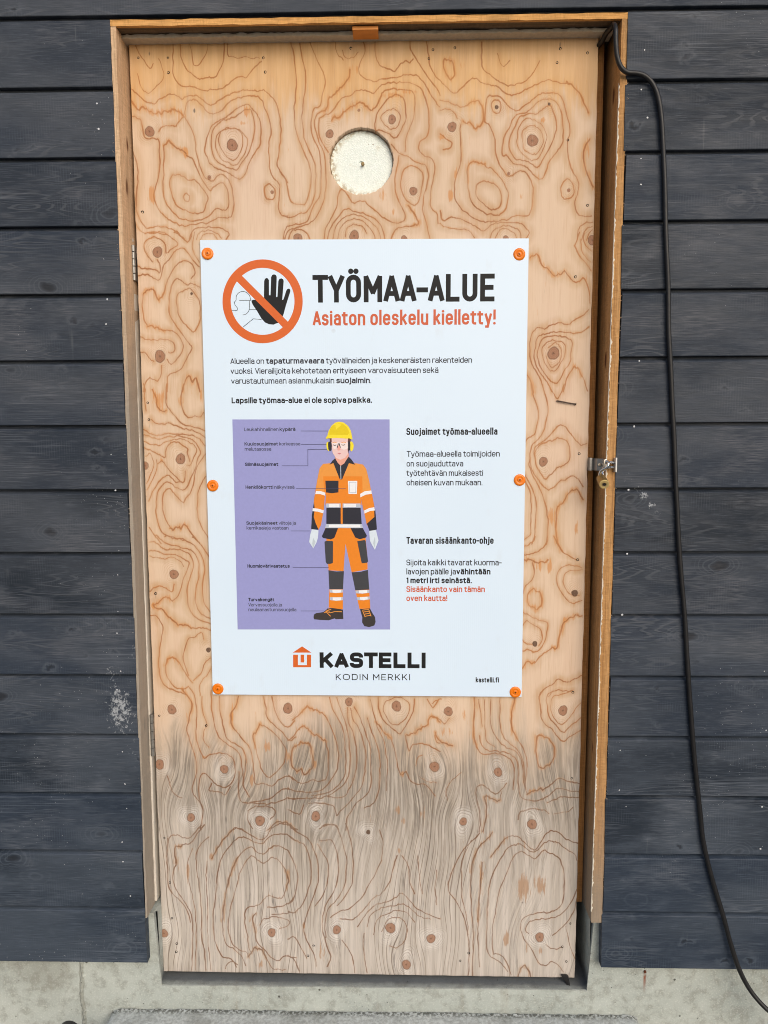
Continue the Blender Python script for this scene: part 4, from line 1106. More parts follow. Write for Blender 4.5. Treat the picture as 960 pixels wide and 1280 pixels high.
    fz = t.step(t.add(t.sub(1.0, t.m('DIVIDE', fuzz, 0.0095)), t.mul(t.sub(rag, 0.5), 3.2)), 0.35, 0.95)
    c = t.mix(t.mul(fz, 0.52), c, t.mix(gw, lin(198, 140, 82), lin(158, 126, 96)))
    sf = t.mul(t.step(line, 0.0055, 0.0008), t.step(rag, 0.40, 0.7))
    c = t.mix(t.mul(sf, 0.32), c, lin(194, 142, 92))
    c = t.mix(t.mul(ln, t.mul(lk, 0.86)), c, lcol)
    # marks
    mk = t.step(t.add(t.mul(mark, 1.15), t.mul(t.sub(t.noise(150, t.vec(1, 0, 0.1), detail=4), 0.5), 2.4)), 0.42, 0.95)
    c = t.mix(t.mul(mk, 0.8), c, lin(86, 80, 74))
    # knots
    kin = t.step(t.add(knot, t.mul(t.sub(t.noise(220, detail=3), 0.5), 0.25)), 1.06, 0.92)
    krad = t.noise(300, detail=3); krg = t.step(t.m('SINE', t.mul(knot, 22.0)), -0.2, 0.9)
    kc = t.mix(krad, lin(142, 98, 72), lin(166, 122, 96)); kc = t.mix(t.mul(krg, 0.30), kc, lin(112, 74, 54))
    kc = t.mix(t.mul(gw, 0.35), kc, lin(150, 122, 104)); kc = t.mix(t.mul(kdark, 0.8), kc, lin(62, 48, 38))
    rim = t.mul(t.step(knot, 0.80, 0.98), t.step(knot, 1.16, 1.0))
    c = t.mix(t.mul(kin, 0.93), c, kc)
    c = t.mix(t.mul(rim, 0.5), c, lin(98, 66, 46))
    pith = t.step(t.add(knot, t.mul(t.sub(krad, 0.5), 0.5)), 0.30, 0.12); c = t.mix(t.mul(pith, 0.55), c, lin(84, 56, 42))
    # grain over everything
    c = t.mix(t.mul(t.step(g1, 0.5, 0.74), 0.30), c, t.mix(gw, lin(182, 146, 114), lin(124, 115, 106)))
    c = t.mix(t.mul(t.step(g3, 0.5, 0.72), 0.16), c, lin(232, 212, 190))
    hgt = t.add(t.add(t.mul(g1, 0.6), t.mul(ln, 0.7)), t.add(t.mul(kin, 0.8), t.mul(t.mul(chk, gw), -1.3)))
    return t.out(c, 0.72, hgt, 0.35, 0.0007, spec=0.28)

door = thing('plywood_door', 'tall raw plywood site door with swirling knots, weathered grey along its bottom', 'door', (0, 0, ZD0))
panel = link_me('panel', panel_mesh(), mat_ply(), door)

def mat_foam():
    t = NT('white_foam'); v = t.voro(240); n = t.noise(30, detail=4); e = t.voro(240, feature='DISTANCE_TO_EDGE')
    c = t.mix(t.step(v, 0.2, 0.8), lin(234, 242, 238), lin(224, 234, 229)); c = t.mix(t.mul(t.step(n, 0.58, 0.75), 0.4), c, lin(190, 180, 150))
    sp = t.step(t.voro(60), 0.09, 0.05); c = t.mix(t.mul(sp, t.step(t.noise(25), 0.5, 0.56)), c, lin(120, 96, 64))
    dx = t.sub(t.x, float(HOLE[0])); dz = t.sub(t.z, float(HOLE[2])); r = t.m('SQRT', t.add(t.mul(dx, dx), t.mul(dz, dz)))
    di = t.mul(t.step(t.add(r, t.mul(dx, -0.12)), HR*0.80, HR*1.0), t.step(t.noise(130, detail=4), 0.42, 0.60))
    c = t.mix(t.mul(di, 0.7), c, lin(158, 140, 104))
    return t.out(c, 0.85, t.add(e, n), 0.8, 0.0015)
q = MB(); R_ = HR-0.0012; prof = [(0, R_), (0.009, R_)]
rr_ = [R_, R_*0.985, R_*0.9, R_*0.7, R_*0.5, R_*0.3, R_*0.12, 0.0052, 0.0042]
q.lathe((HOLE[0], DT-0.0005, HOLE[2]), (0, -1, 0), [(0, R_), (0.003, R_), (0.0044, R_*0.985), (0.0048, R_*0.95), (0.0050, R_*0.7), (0.0050, R_*0.3), (0.0048, 0.0050), (0.002, 0.0042), (0.001, 0.0001)], 64)
foam = q.build('foam_plug', mat_foam(), door, smooth=True)
q = MB(); pc = bp(453.5, 205, 0.008); q.lathe((pc[0], DT-0.0075, pc[2]), (0, -1, 0), [(0, 0.0036), (0.005, 0.0036), (0.0058, 0.0026), (0.0060, 0.0002)], 9)
q.build('plug_fixing', simple('brown_fixing', lin(150, 128, 88), 0.7, var=0.3), foam)

def hinge(px, py0, py1):
    a, b = bp(px, py0, -0.006), bp(px, py1, -0.006); z0, z1 = b[2], a[2]; x = (a[0]+b[0])/2
    h = MB(); n = 5; L = (z1-z0)/n
    for i in range(n):
        h.lathe((x, -0.006, z0+i*L+0.0006), (0, 0, 1), [(0, 0.0036), (0.0005, 0.0042), (L-0.0017, 0.0042), (L-0.0012, 0.0036)], 14)
    h.box(x-0.0012, x+0.0016, -0.004, 0.016, z0+0.001, z1-0.001)
    o = h.build('hinge', M['zinc'], door, smooth=True)
    return o
hinge(167.0, 306, 351); hinge(190.3, 893, 945)
def screw_at(px, py, r=0.0024):
    p = bp(px, py, 0.0); s = MB(); ax = (random.uniform(-.2, .2), -1, random.uniform(-.2, .2))
    s.lathe((p[0], 0.0012, p[2]), ax, [(0, r*1.05), (0.0016, r), (0.0018, r*0.72), (0.0012, r*0.55), (0.0004, r*0.2)], 10)
    s.build('screw', M['screw'], door, smooth=True)
for (ox, oy, sc, pts) in ((160, 40, 4.8, ((62, 155), (240, 155), (243, 243), (812, 155), (823, 240), (87, 1080))), (350, 40, 4.8, ((918, 107), (893, 160), (425, 97))), (550, 40, 4.8, ((722, 100), (703, 183), (885, 125), (885, 1040), (768, 648), (90, 95))),
                          (150, 480, 6.4, ((232, 285), (222, 150))), (150, 670, 6.4, ((285, 460),)), (640, 290, 6.4, ((508, 358),)), (640, 480, 6.4, ((537, 558),)), (640, 670, 6.4, ((525, 190), (487, 1250))),
                          (190, 860, 5.333, ((48, 185), (362, 250))), (540, 860, 5.053, ((883, 570),)), (190, 1030, 5.333, ((83, 93), (120, 390), (165, 797), (162, 852), (133, 628))),
                          (360, 1030, 5.053, ((162, 768), (127, 832))), (540, 1030, 5.053, ((873, 628), (823, 775), (848, 868), (232, 815), (178, 863)))):
    for (u, v) in pts: screw_at(ox+u/sc, oy+v/sc, random.uniform(0.0025, 0.0032))
# bent-over nail
a, b = bp(696.5, 501, -0.003), bp(720, 505, -0.003)
q = MB(); q.tube([(a[0], 0.002, a[2]), (a[0], -0.0022, a[2]), (a[0]+0.003, -0.0042, a[2]-0.0006), ((a[0]+b[0])/2, -0.0046, (a[2]+b[2])/2-0.0005), (b[0]-0.001, -0.0036, b[2])], [0.0014, 0.0014, 0.0015, 0.0014, 0.0014], 8)
q.lathe((b[0]-0.0012, -0.0036, b[2]+0.0002), (1, -0.2, -0.15), [(0, 0.0026), (0.0014, 0.0026), (0.0018, 0.0016)], 10)
q.build('bent_nail', M['nailrust'], door, smooth=True)
# ------------------------------------------------------------------ the sign
SY = -0.0072                                  # front of the sheet (3.5 mm board standing a little off the panel)
PY = SY-0.00012                               # the print
def flat(name, r, g, b, rough=0.42):
    t = NT(name); n = t.noise(180, detail=2)
    k = lin(r, g, b); return t.out(t.mix(n, tuple(q*0.95 for q in k[:3]), tuple(min(1, q*1.05) for q in k[:3])), rough, spec=0.3)
INK = flat('black_ink', 18, 20, 24, 0.6); INKG = flat('grey_ink', 48, 50, 60, 0.6); ORANGE = flat('orange_ink', 206, 98, 40); REDOR = flat('rust_orange_ink', 196, 92, 58)
def mat_sheet():
    t = NT('white_corrugated_plastic')
    fl = t.m('SINE', t.mul(t.x, 2*math.pi/0.0044)); n = t.noise(3, detail=3); f = t.noise(500, t.vec(1, 1, 0.1))
    c = t.mix(n, lin(206, 226, 246), lin(212, 231, 249))
    sp = t.mul(t.step(t.voro(9, t.vec(1, 0, 1)), 0.05, 0.035), t.step(t.noise(3), 0.52, 0.6)); c = t.mix(t.mul(sp, 0.4), c, lin(150, 150, 146))
    c = t.mix(t.mul(t.step(t.noise(28, t.vec(1, 0, 0.5), detail=5), 0.58, 0.8), 0.18), c, lin(190, 196, 202))
    pt = t.step(t.noise(2.2, t.vec(1, 0, 1), detail=1), 0.42, 0.6, 0.3, 1.0)
    wv = t.noise(7, t.vec(1, 0, 0.35), detail=2)
    return t.out(c, t.step(n, 0.3, 0.7, 0.34, 0.46), t.add(t.mul(fl, t.mul(pt, 0.055)), t.mul(wv, 1.3)), 0.35, 0.0012, spec=0.45)
sign = thing('warning_sign', 'large white site safety sign with a purple worker picture screwed to the door', 'sign', (0, SY, Z0-0.5))
SC = [bp(px, py, SY) for px, py in ((250, 300), (661, 298), (652, 871), (266, 868))]   # TL TR BR BL
def sheet():
    bm = bmesh.new(); n, mm = 36, 50; g = {}
    for j in range(mm+1):
        for i in range(n+1):
            u, v = i/n, j/mm
            p = (1-u)*(1-v)*SC[3]+u*(1-v)*SC[2]+u*v*SC[1]+(1-u)*v*SC[0]
            g[i, j] = bm.verts.new((p[0], SY, p[2]))
    for j in range(mm):
        for i in range(n): bm.faces.new((g[i, j], g[i+1, j], g[i+1, j+1], g[i, j+1]))
    r_ = bmesh.ops.extrude_face_region(bm, geom=list(bm.faces))
    for e in r_['geom']:
        if isinstance(e, bmesh.types.BMVert): e.co.y = SY+0.0036
    bmesh.ops.recalc_face_normals(bm, faces=bm.faces)
    q = MB(); q.addbm(bm); return q
sheet().build('sheet', mat_sheet(), sign)

# ---- print: flat ink shapes, each laid a hair above the one below
class Ink:
    def __init__(s, base=0.0): s.v = []; s.f = []; s.mi = []; s.k = 0; s.base = base; s.mats = []
    def midx(s, m):
        if m not in s.mats: s.mats.append(m)
        return s.mats.index(m)
    def lay(s): s.k += 1; return PY-s.base-s.k*1.2e-5
    def poly(s, pts, m, rounded=0):
        """polygon in photograph pixels"""
        if rounded: pts = catmull(pts, rounded, True)[:-1]
        y = s.lay(); n = len(s.v); W = [bp(a, b, PY) for a, b in pts]
        s.v += [(w[0], y, w[2]) for w in W]; s.f.append(tuple(range(n, n+len(W)))); s.mi.append(s.midx(m))
    def strip(s, pts, t, m, closed=False, y=None):
        """stroke of width t through world (x, z) points"""
        y = s.lay() if y is None else y
        P = [np.array(p, float) for p in pts]
        if not closed:
            for i in range(1, len(P)-1):
                u, w = P[i]-P[i-1], P[i+1]-P[i]; lu, lw = np.hypot(*u), np.hypot(*w)
                if lu > 1e-6 and lw > 1e-6 and (u @ w)/(lu*lw) < -0.1:
                    s.strip(P[:i]+[P[i]+u/lu*t*0.22], t, m, False, y); s.strip([P[i]-w/lw*t*0.22]+P[i+1:], t, m, False, y-0.6e-5); return
        Q = [P[0]]
        for p in P[1:]:
            if np.hypot(*(p-Q[-1])) > 1e-6: Q.append(p)
        if closed and np.hypot(*(Q[0]-Q[-1])) < 1e-6: Q.pop()
        N = len(Q); n0 = len(s.v); L = []; Rr = []
        for i in range(N):
            a = Q[(i-1) % N] if (closed or i > 0) else None; b = Q[(i+1) % N] if (closed or i < N-1) else None
            d1 = (Q[i]-a)/np.hypot(*(Q[i]-a)) if a is not None else None
            d2 = (b-Q[i])/np.hypot(*(b-Q[i])) if b is not None else None
            if d1 is None: d1 = d2
            if d2 is None: d2 = d1
            n1 = np.array([-d1[1], d1[0]]); n2 = np.array([-d2[1], d2[0]]); h = n1+n2; hl = np.hypot(*h)
            if hl < 0.3: h = n1; k = 1
            else: h = h/hl; k = min(1.6, 1/max(0.3, h @ n1))
            L.append(Q[i]+h*k*t/2); Rr.append(Q[i]-h*k*t/2)
        for a, b in zip(L, Rr): s.v += [(a[0], y, a[1]), (b[0], y, b[1])]
        for i in range(N if closed else N-1):
            j = (i+1) % N; s.f.append((n0+2*i, n0+2*i+1, n0+2*j+1, n0+2*j)); s.mi.append(s.midx(m))
    def line(s, pts, wpx, m, rounded=0):
        if rounded: pts = catmull(pts, rounded)
        s.strip([bp(a, b, PY)[[0, 2]] for a, b in pts], wpx*1.03*-CAM[1]/F_PX*0.965, m)
    def build(s, name, parent):
        me = bpy.data.meshes.new(name); me.from_pydata([tuple(map(float, v)) for v in s.v], [], s.f)
        bm = bmesh.new(); bm.from_mesh(me)
        bm.normal_update()
        for f in bm.faces:
            if f.normal.y > 0: f.normal_flip()
        bm.to_mesh(me); bm.free()
        return link_me(name, me, s.mats, parent, False, s.mi)

# ---- a plain condensed grotesque drawn with strokes: width, strokes (x, y, corner radius); 'c' first closes the stroke
X = 7.2
def dots(x0, x1, y): return [[(x0-.05, y), (x0+.05, y)], [(x1-.05, y), (x1+.05, y)]]
BOWL = lambda w: ['c', (0, 0, 2.2), (w, 0, 2.2), (w, X, 2.2), (0, X, 2.2)]
A_ = [[(0.3, 5.5), (0.3, X, 1.7), (4.4, X, 1.8), (4.4, 0)], [(4.4, 4.2), (0, 4.2, 1.8), (0, 0, 1.8), (4.4, 0, 1.7), (4.4, 1.6)]]
O_ = [BOWL(4.8)]
def S_(w, h): return [[(w, h*.76), (w, h, 1.9), (0.1, h, 1.9), (0.1, h*.52, 1.8), (w, h*.52, 1.8), (w, 0, 1.9), (0, 0, 1.9), (0, h*.24)]]
G = {
 'a': (4.4, A_), 'ä': (4.4, A_+[('dots', 1.0, 3.4, 9.6)]), 'o': (4.8, O_), 'ö': (4.8, O_+[('dots', 1.2, 3.6, 9.6)]),
 'b': (4.8, [[(0, 10.4), (0, 0)], BOWL(4.8)]), 'd': (4.8, [[(4.8, 10.4), (4.8, 0)], BOWL(4.8)]), 'p': (4.8, [[(0, X), (0, -2.6)], BOWL(4.8)]), 'q': (4.8, [[(4.8, X), (4.8, -2.6)], BOWL(4.8)]),
 'c': (4.5, [[(4.5, 5.0), (4.5, X, 2.1), (0, X, 2.1), (0, 0, 2.1), (4.5, 0, 2.1), (4.5, 2.2)]]),
 'e': (4.7, [[(0, 3.7), (4.7, 3.7)], [(4.7, 3.7), (4.7, X, 2.2), (0, X, 2.2), (0, 0, 2.2), (4.5, 0, 1.9), (4.5, 1.7)]]),
 'f': (2.9, [[(3.1, 10.4), (1.0, 10.4, 1.5), (1.0, 0)], [(-.2, X), (2.9, X)]]),
 'g': (4.8, [BOWL(4.8), [(4.8, X), (4.8, -2.7, 1.9), (0.3, -2.7, 1.6), (0.3, -1.3)]]),
 'h': (4.6, [[(0, 0), (0, 10.4)], [(0, 4.6), (0, X, 2), (4.6, X, 2), (4.6, 0)]]),
 'i': (0.0, [[(0, 0), (0, X)], ('dot', 0, 9.8)]), 'j': (0.9, [[(0.9, X), (0.9, -2.6, 1.3), (-.7, -2.6)], ('dot', 0.9, 9.8)]),
 'k': (4.3, [[(0, 0), (0, 10.4)], [(4.1, X), (0, 2.9)], [(1.5, 4.5), (4.4, 0)]]), 'l': (0.0, [[(0, 10.4), (0, 0)]]),
 'm': (7.8, [[(0, 0), (0, X)], [(0, 4.6), (0, X, 1.9), (3.9, X, 1.9), (3.9, 0)], [(3.9, 4.6), (3.9, X, 1.9), (7.8, X, 1.9), (7.8, 0)]]),
 'n': (4.6, [[(0, 0), (0, X)], [(0, 4.6), (0, X, 2), (4.6, X, 2), (4.6, 0)]]),
 'r': (2.7, [[(0, 0), (0, X)], [(0, 4.6), (0, X, 1.9), (2.8, X)]]), 's': (4.2, S_(4.2, X)),
 't': (2.9, [[(0.9, 9.5), (0.9, 0, 1.5), (2.9, 0)], [(-.4, X), (2.9, X)]]),
 'u': (4.6, [[(0, X), (0, 0, 2), (4.6, 0, 2), (4.6, 2.6)], [(4.6, X), (4.6, 0)]]),
 'v': (4.6, [[(0, X), (2.3, 0), (4.6, X)]]), 'y': (4.6, [[(0, X), (2.35, 0)], [(4.6, X), (1.9, -2.6), (.6, -2.6)]]),
 'A': (5.6, [[(0, 0), (2.8, 10), (5.6, 0)], [(1.0, 2.7), (4.6, 2.7)]]), 'E': (4.6, [[(4.6, 10), (0, 10), (0, 0), (4.6, 0)], [(0, 5.1), (4.1, 5.1)]]),
 'L': (4.3, [[(0, 10), (0, 0), (4.3, 0)]]), 'U': (5.0, [[(0, 10), (0, 0, 2.6), (5, 0, 2.6), (5, 10)]]), 'T': (5.2, [[(0, 10), (5.2, 10)], [(2.6, 10), (2.6, 0)]]),
 'Y': (5.6, [[(0, 10), (2.8, 4.2), (5.6, 10)], [(2.8, 4.4), (2.8, 0)]]), 'Ö': (5.0, [['c', (0, 0, 2.6), (5, 0, 2.6), (5, 10, 2.6), (0, 10, 2.6)], ('dots', 1.25, 3.75, 12.6)]),
 'O': (7.6, [['c', (0, 0, 3.8), (7.6, 0, 3.8), (7.6, 10, 3.8), (0, 10, 3.8)]]), 'M': (6.6, [[(0, 0), (0, 10), (3.3, 3.2), (6.6, 10), (6.6, 0)]]), 'V': (5.6, [[(0, 10), (2.8, 0), (5.6, 10)]]),
 'S': (5.0, S_(5.0, 10)), 'H': (5.0, [[(0, 0), (0, 10)], [(5, 0), (5, 10)], [(0, 5.1), (5, 5.1)]]), 'K': (5.2, [[(0, 0), (0, 10)], [(5.0, 10), (0, 3.6)], [(1.8, 5.6), (5.3, 0)]]),
 'I': (0.0, [[(0, 0), (0, 10)]]), 'D': (6.0, [['c', (0, 0), (6, 0, 3.6), (6, 10, 3.6), (0, 10)]]), 'N': (5.6, [[(0, 0), (0, 10), (5.6, 0), (5.6, 10)]]),
 'R': (5.2, [[(0, 0), (0, 10)], [(0, 10), (5, 10, 2.4), (5, 4.6, 2.4), (0, 4.6)], [(2.6, 4.6), (5.3, 0)]]), '1': (1.6, [[(0, 8.6), (1.6, 10), (1.6, 0)]]),
 '-': (3.2, [[(0, 4.2), (3.2, 4.2)]]), '!': (0.0, [[(0, 10), (0, 3.2)], ('dot', 0, 0)]), '.': (0.0, [('dot', 0, 0)]), ' ': (1.2, []),
}
def fillet(st):
    closed = st[0] == 'c'; P = st[1:] if closed else st; n = len(P); out = []
    for i, p in enumerate(P):
        r = p[2] if len(p) > 2 else 0; q = np.array(p[:2], float)
        if r <= 0 or (not closed and i in (0, n-1)): out.append(q); continue
        a = np.array(P[(i-1) % n][:2], float); b = np.array(P[(i+1) % n][:2], float)
        da, db = a-q, b-q; la, lb = np.hypot(*da), np.hypot(*db)
        ka = min(r, la*(0.5 if (closed or i > 1) else 1.0), lb*(0.5 if (closed or i < n-2) else 1.0))
        u, v = da/la, db/lb
        for tt in np.linspace(0, 1, 6):
            th = tt*math.pi/2; out.append(q+u*ka*(1-math.sin(th))+v*ka*(1-math.cos(th)))
    return closed, out
def text_runs(ink, runs, x0px, basepx, x1px, cappx, mat, gap=0.95):
    """runs: (text, stroke weight in tenths of the cap height); set between two places of the sign, letters cap high"""
    p0 = bp(x0px, basepx, PY); p1 = bp(x1px, basepx, PY); ph = bp(x0px, basepx-cappx, PY)
    s = (ph[2]-p0[2])/10.0
    W = (p1[0]-p0[0])/s
    KS = 'ATYV-1'
    seq = [(ch, w) for txt, w in runs for ch in txt]
    fixed = 0; free = 0; gaps = []
    for i, (ch, w) in enumerate(seq):
        wd = G[ch][0]; nx = seq[i+1][0] if i < len(seq)-1 else None
        g_ = 0 if nx is None else gap-(0.48*gap if ch in KS else 0)-(0.48*gap if nx in KS else 0)
        if ch == ' ' or nx == ' ': g_ = 1.75 if gap < 2 else 4.2
        gaps.append(g_)
        fixed += g_+(0 if ch == ' ' else w); free += (0 if ch == ' ' else wd)
    sx = (W-fixed)/free; x = 0; k = 0
    for (ch, w), g_ in zip(seq, gaps):
        wd, st = G[ch]
        if ch == ' ': x += g_; continue
        f = lambda q: (p0[0]+(x+w/2+q[0]*sx)*s, p0[2]+(w/2+q[1]*(10-w)/10.0)*s)
        for q in st:
            k += 1; y = PY-ink.base-(2+k % 7)*1.6e-5
            if q[0] in ('dot', 'dots'):
                h = w*0.56
                for cx in (q[1:-1]):
                    c = f((cx, q[-1])); N = 12
                    n0 = len(ink.v); ink.v += [(c[0]+h*s*math.cos(2*math.pi*i/N), y, c[1]+h*s*math.sin(2*math.pi*i/N)) for i in range(N)]
                    ink.f.append(tuple(range(n0, n0+N))); ink.mi.append(ink.midx(mat))
            else:
                cl, P = fillet(q)
                if not cl:
                    def ext(a, b):
                        d_ = (a-b)/np.hypot(*(a-b)); k_ = 0.5 if min(abs(d_[0]), abs(d_[1])) < 0.05 else 0.32
                        if abs(d_[1]) > 0.95 and min(abs(a[1]-r_y) for r_y in (0, X, 10, 10.4, -2.6)) > 0.02: k_ = 0.1
                        return a+d_*w*k_*np.array([1/sx, 10/(10-w)])
                    P = [P[0]]+[P[i] for i in range(1, len(P)) if np.hypot(*(P[i]-P[i-1])) > 1e-4]
                    P = [ext(P[0], P[1])]+P[1:-1]+[ext(P[-1], P[-2])]
                ink.strip([f(p) for p in P], w*s, mat, cl, y)
        x += wd*sx+w+g_
R_, B_ = 1.38, 1.95
I = Ink(); text_runs(I, [('TYÖMAA-ALUE', 1.78)], 391, 378.3, 618, 34.5, INK, 1.0); I.build('headline', sign)
I = Ink(); text_runs(I, [('Asiaton oleskelu kielletty!', 1.62)], 391, 407, 619.5, 18.6, REDOR); I.build('subheading', sign)
I = Ink()
for n_, (runs, x0, b, x1, c, mt_) in enumerate((
    ([('Alueella on ', R_), ('tapaturmavaara', B_), (' työvälineiden ja keskeneräisten rakenteiden', R_)], 288, 455, 590, 7.2, INKG),
    ([('vuoksi. Vierailijoita kehotetaan erityiseen varovaisuuteen sekä', R_)], 288.3, 467.4, 548, 7.2, INKG),
    ([('varustautumaan asianmukaisin ', R_), ('suojaimin', B_), ('.', R_)], 289, 479.8, 464, 7.2, INKG),
    ([('Lapsille työmaa-alue ei ole sopiva paikka.', B_)], 289.6, 504.2, 465, 7.3, INK))):
    if n_ == 3: I.build('intro_paragraph', sign); I = Ink()
    text_runs(I, runs, x0, b, x1, c, mt_)
I.build('bold_line', sign)

I = Ink()
for n_, (runs, x0, b, x1, c, mt_) in enumerate((
    ([('Suojaimet työmaa-alueella', 1.8)], 508, 543.7, 621.8, 8.6, INK),
    ([('Työmaa-alueella toimijoiden', R_)], 508.4, 571, 624.7, 7.3, INKG), ([('on suojauduttava', R_)], 508.2, 583.2, 579, 7.3, INKG),
    ([('työtehtävän mukaisesti', R_)], 508.2, 594.9, 603.8, 7.3, INKG), ([('oheisen kuvan mukaan.', R_)], 508.2, 606.8, 603, 7.3, INKG),
    ([('Tavaran sisäänkanto-ohje', 1.8)], 508, 679.8, 617, 8.6, INK),
    ([('Sijoita kaikki tavarat kuorma-', R_)], 508, 706.7, 627, 7.3, INKG), ([('lavojen päälle ja', R_), ('vähintään', B_)], 508, 718, 613, 7.3, INK),
    ([('1 metri irti seinästä.', B_)], 508, 729, 589.7, 7.3, INK), ([('Sisäänkanto vain tämän', 1.7)], 508, 740, 606, 7.3, REDOR), ([('oven kautta!', 1.7)], 508, 751.3, 559, 7.3, REDOR))):
    text_runs(I, runs, x0, b, x1, c, mt_)
    if n_ in (0, 4, 5, 10): I.build('side_heading' if n_ in (0, 5) else 'side_paragraph', sign); I = Ink()
# prohibition mark
def Zp(ox, oy, s, pts): return [(ox+pts[i]/s, oy+pts[i+1]/s) for i in range(0, len(pts), 2)]
I = Ink()
def S8(*v): return Zp(270, 315, 8.0, v)
for ln in ((212, 583, 214, 560, 190, 530, 186, 500, 200, 482, 204, 440, 228, 408, 265, 395, 305, 405, 335, 435, 346, 475, 356, 482), (333, 488, 333, 570, 315, 608, 290, 625, 268, 629), (370, 668, 455, 675)):
    I.line(S8(*ln), 0.62, INK, 4)
for ln in ((233, 483, 350, 483), (160, 583, 213, 583), (333, 577, 408, 577), (272, 750, 372, 668)): I.line(S8(*ln), 0.62, INK)
hand = S8(355, 497, 362, 482, 378, 477, 396, 480, 410, 490, 440, 522, 481, 500, 480, 440, 482, 290, 490, 268, 506, 260, 520, 265, 529, 282, 530, 432, 545, 432, 552, 250, 562, 230, 580, 223, 598, 230, 607, 248, 601, 450, 614, 450, 624, 290, 634, 270, 654, 263, 670, 272, 677, 290, 662, 480, 676, 472, 702, 388, 714, 370, 730, 366, 743, 378, 743, 395, 700, 532, 676, 620, 655, 675, 620, 708, 575, 726, 530, 722, 490, 704, 455, 666, 412, 592, 368, 528)
I.poly(hand, INK)
c = (466, 493)
ring_o = [S8(c[0]+401*math.cos(a), c[1]+419*math.sin(a))[0] for a in np.linspace(0, 2*math.pi, 97)[:-1]]
ring_i = [S8(c[0]+319*math.cos(a), c[1]+335*math.sin(a))[0] for a in np.linspace(0, 2*math.pi, 97)[:-1]]
y = I.lay(); n0 = len(I.v)
for a, b in zip(ring_o, ring_i):
    for q in (a, b): w = bp(*q, PY); I.v.append((w[0], y, w[2]))
for i in range(96):
    j = (i+1) % 96; I.f.append((n0+2*i, n0+2*i+1, n0+2*j+1, n0+2*j)); I.mi.append(I.midx(ORANGE))
I.poly(S8(235, 215, 262, 240, 722, 700, 742, 722, 690, 775, 668, 752, 212, 297, 190, 270), ORANGE)
I.build('prohibition_mark', sign)

# picture panel with the worker
PUR = flat('purple_ink', 146, 150, 204, 0.4)
pic = Ink(0.0); pic.poly([(290.4, 524.3), (487, 524.2), (487.6, 786.9), (297, 786.8)], PUR); picture = pic.build('picture_panel', sign)
OR1 = flat('bright_orange_print', 222, 130, 36); OR2 = flat('light_orange_print', 222, 148, 66); NAVY = flat('navy_print', 40, 42, 54); GREYD = flat('dark_grey_print', 62, 64, 70)
WHT = flat('white_print', 226, 230, 236); SIL = flat('silver_print', 178, 188, 204); YEL = flat('yellow_print', 232, 214, 52); YEL2 = flat('deep_yellow_print', 216, 194, 22)
SKIN = flat('skin_print', 222, 192, 192); SKIN2 = flat('neck_print', 220, 160, 142); HAIR = flat('hair_print', 92, 52, 50); GLASS = flat('glasses_print', 228, 216, 216); LIP = flat('lip_print', 198, 124, 134); NOSE = flat('nose_print', 226, 160, 148)
GLOVE = flat('glove_print', 206, 220, 234); GLOVE2 = flat('glove_shade_print', 180, 194, 206); BOOT = flat('boot_print', 58, 54, 54); LINEI = flat('leader_ink', 62, 64, 96)
I = Ink(3e-5)
def Pp(*v): return Zp(375, 515, 9.143, v)
def Qp(*v): return Zp(375, 650, 9.143, v)
# legs
I.poly(Qp(285, 90, 720, 90, 748, 200, 772, 420, 772, 565, 590, 598, 520, 275, 498, 585, 326, 575, 300, 200), OR1)
I.poly(Qp(335, 788, 492, 788, 490, 1022, 375, 1008, 328, 1000), OR1); I.poly(Qp(630, 798, 792, 790, 803, 1012, 680, 1016, 655, 905), OR1)
I.poly(Qp(325, 574, 415, 588, 502, 584, 492, 790, 335, 792), GREYD); I.poly(Qp(590, 598, 690, 592, 776, 570, 792, 795, 632, 803), GREYD)
for a in ((338, 795, 490, 795, 488, 828, 410, 836, 340, 828), (340, 882, 490, 882, 490, 916, 410, 924, 342, 914), (633, 806, 792, 798, 792, 832, 715, 842, 640, 838), (648, 884, 795, 874, 797, 906, 725, 918, 656, 914)): I.poly(Qp(*a), SIL)
for a in ((370, 797, 470, 797, 468, 828, 410, 833, 372, 828), (372, 884, 470, 884, 470, 916, 410, 921, 374, 914), (672, 804, 768, 800, 768, 832, 715, 839, 676, 834), (684, 882, 772, 877, 774, 906, 725, 915, 690, 910)): I.poly(Qp(*a), WHT)
I.poly(Qp(280, 248, 300, 238, 372, 240, 378, 250, 376, 490, 350, 500, 308, 502, 294, 480), GREYD); I.poly(Qp(654, 242, 738, 228, 750, 240, 778, 470, 768, 488, 705, 494), GREYD)
I.poly(Qp(292, 92, 436, 92, 392, 205, 352, 222, 262, 205, 250, 185), NAVY); I.poly(Qp(578, 92, 718, 92, 765, 180, 755, 200, 685, 220, 632, 200), NAVY)
# boots
I.poly(Qp(155, 1112, 160, 1080, 185, 1064, 268, 1052, 318, 1008, 375, 1006, 420, 1012, 490, 1024, 496, 1130, 410, 1134, 395, 1124, 330, 1146, 230, 1142, 160, 1134), BOOT)
I.poly(Qp(685, 1018, 800, 1010, 826, 1060, 858, 1110, 864, 1165, 850, 1205, 790, 1224, 735, 1212, 710, 1170, 712, 1110), BOOT)
for a in ((275, 1060, 300, 1050, 350, 1100), (290, 1040, 345, 1060, 400, 1046, 478, 1048), (300, 1028, 340, 1042), (320, 1014, 355, 1026)): I.line(Qp(*a), 0.9, OR2)
for a in ((712, 1030, 785, 1022), (722, 1052, 795, 1042), (735, 1076, 800, 1064), (742, 1100, 806, 1088), (716, 1036, 745, 1110), (786, 1024, 812, 1100)): I.line(Qp(*a), 0.9, OR2)
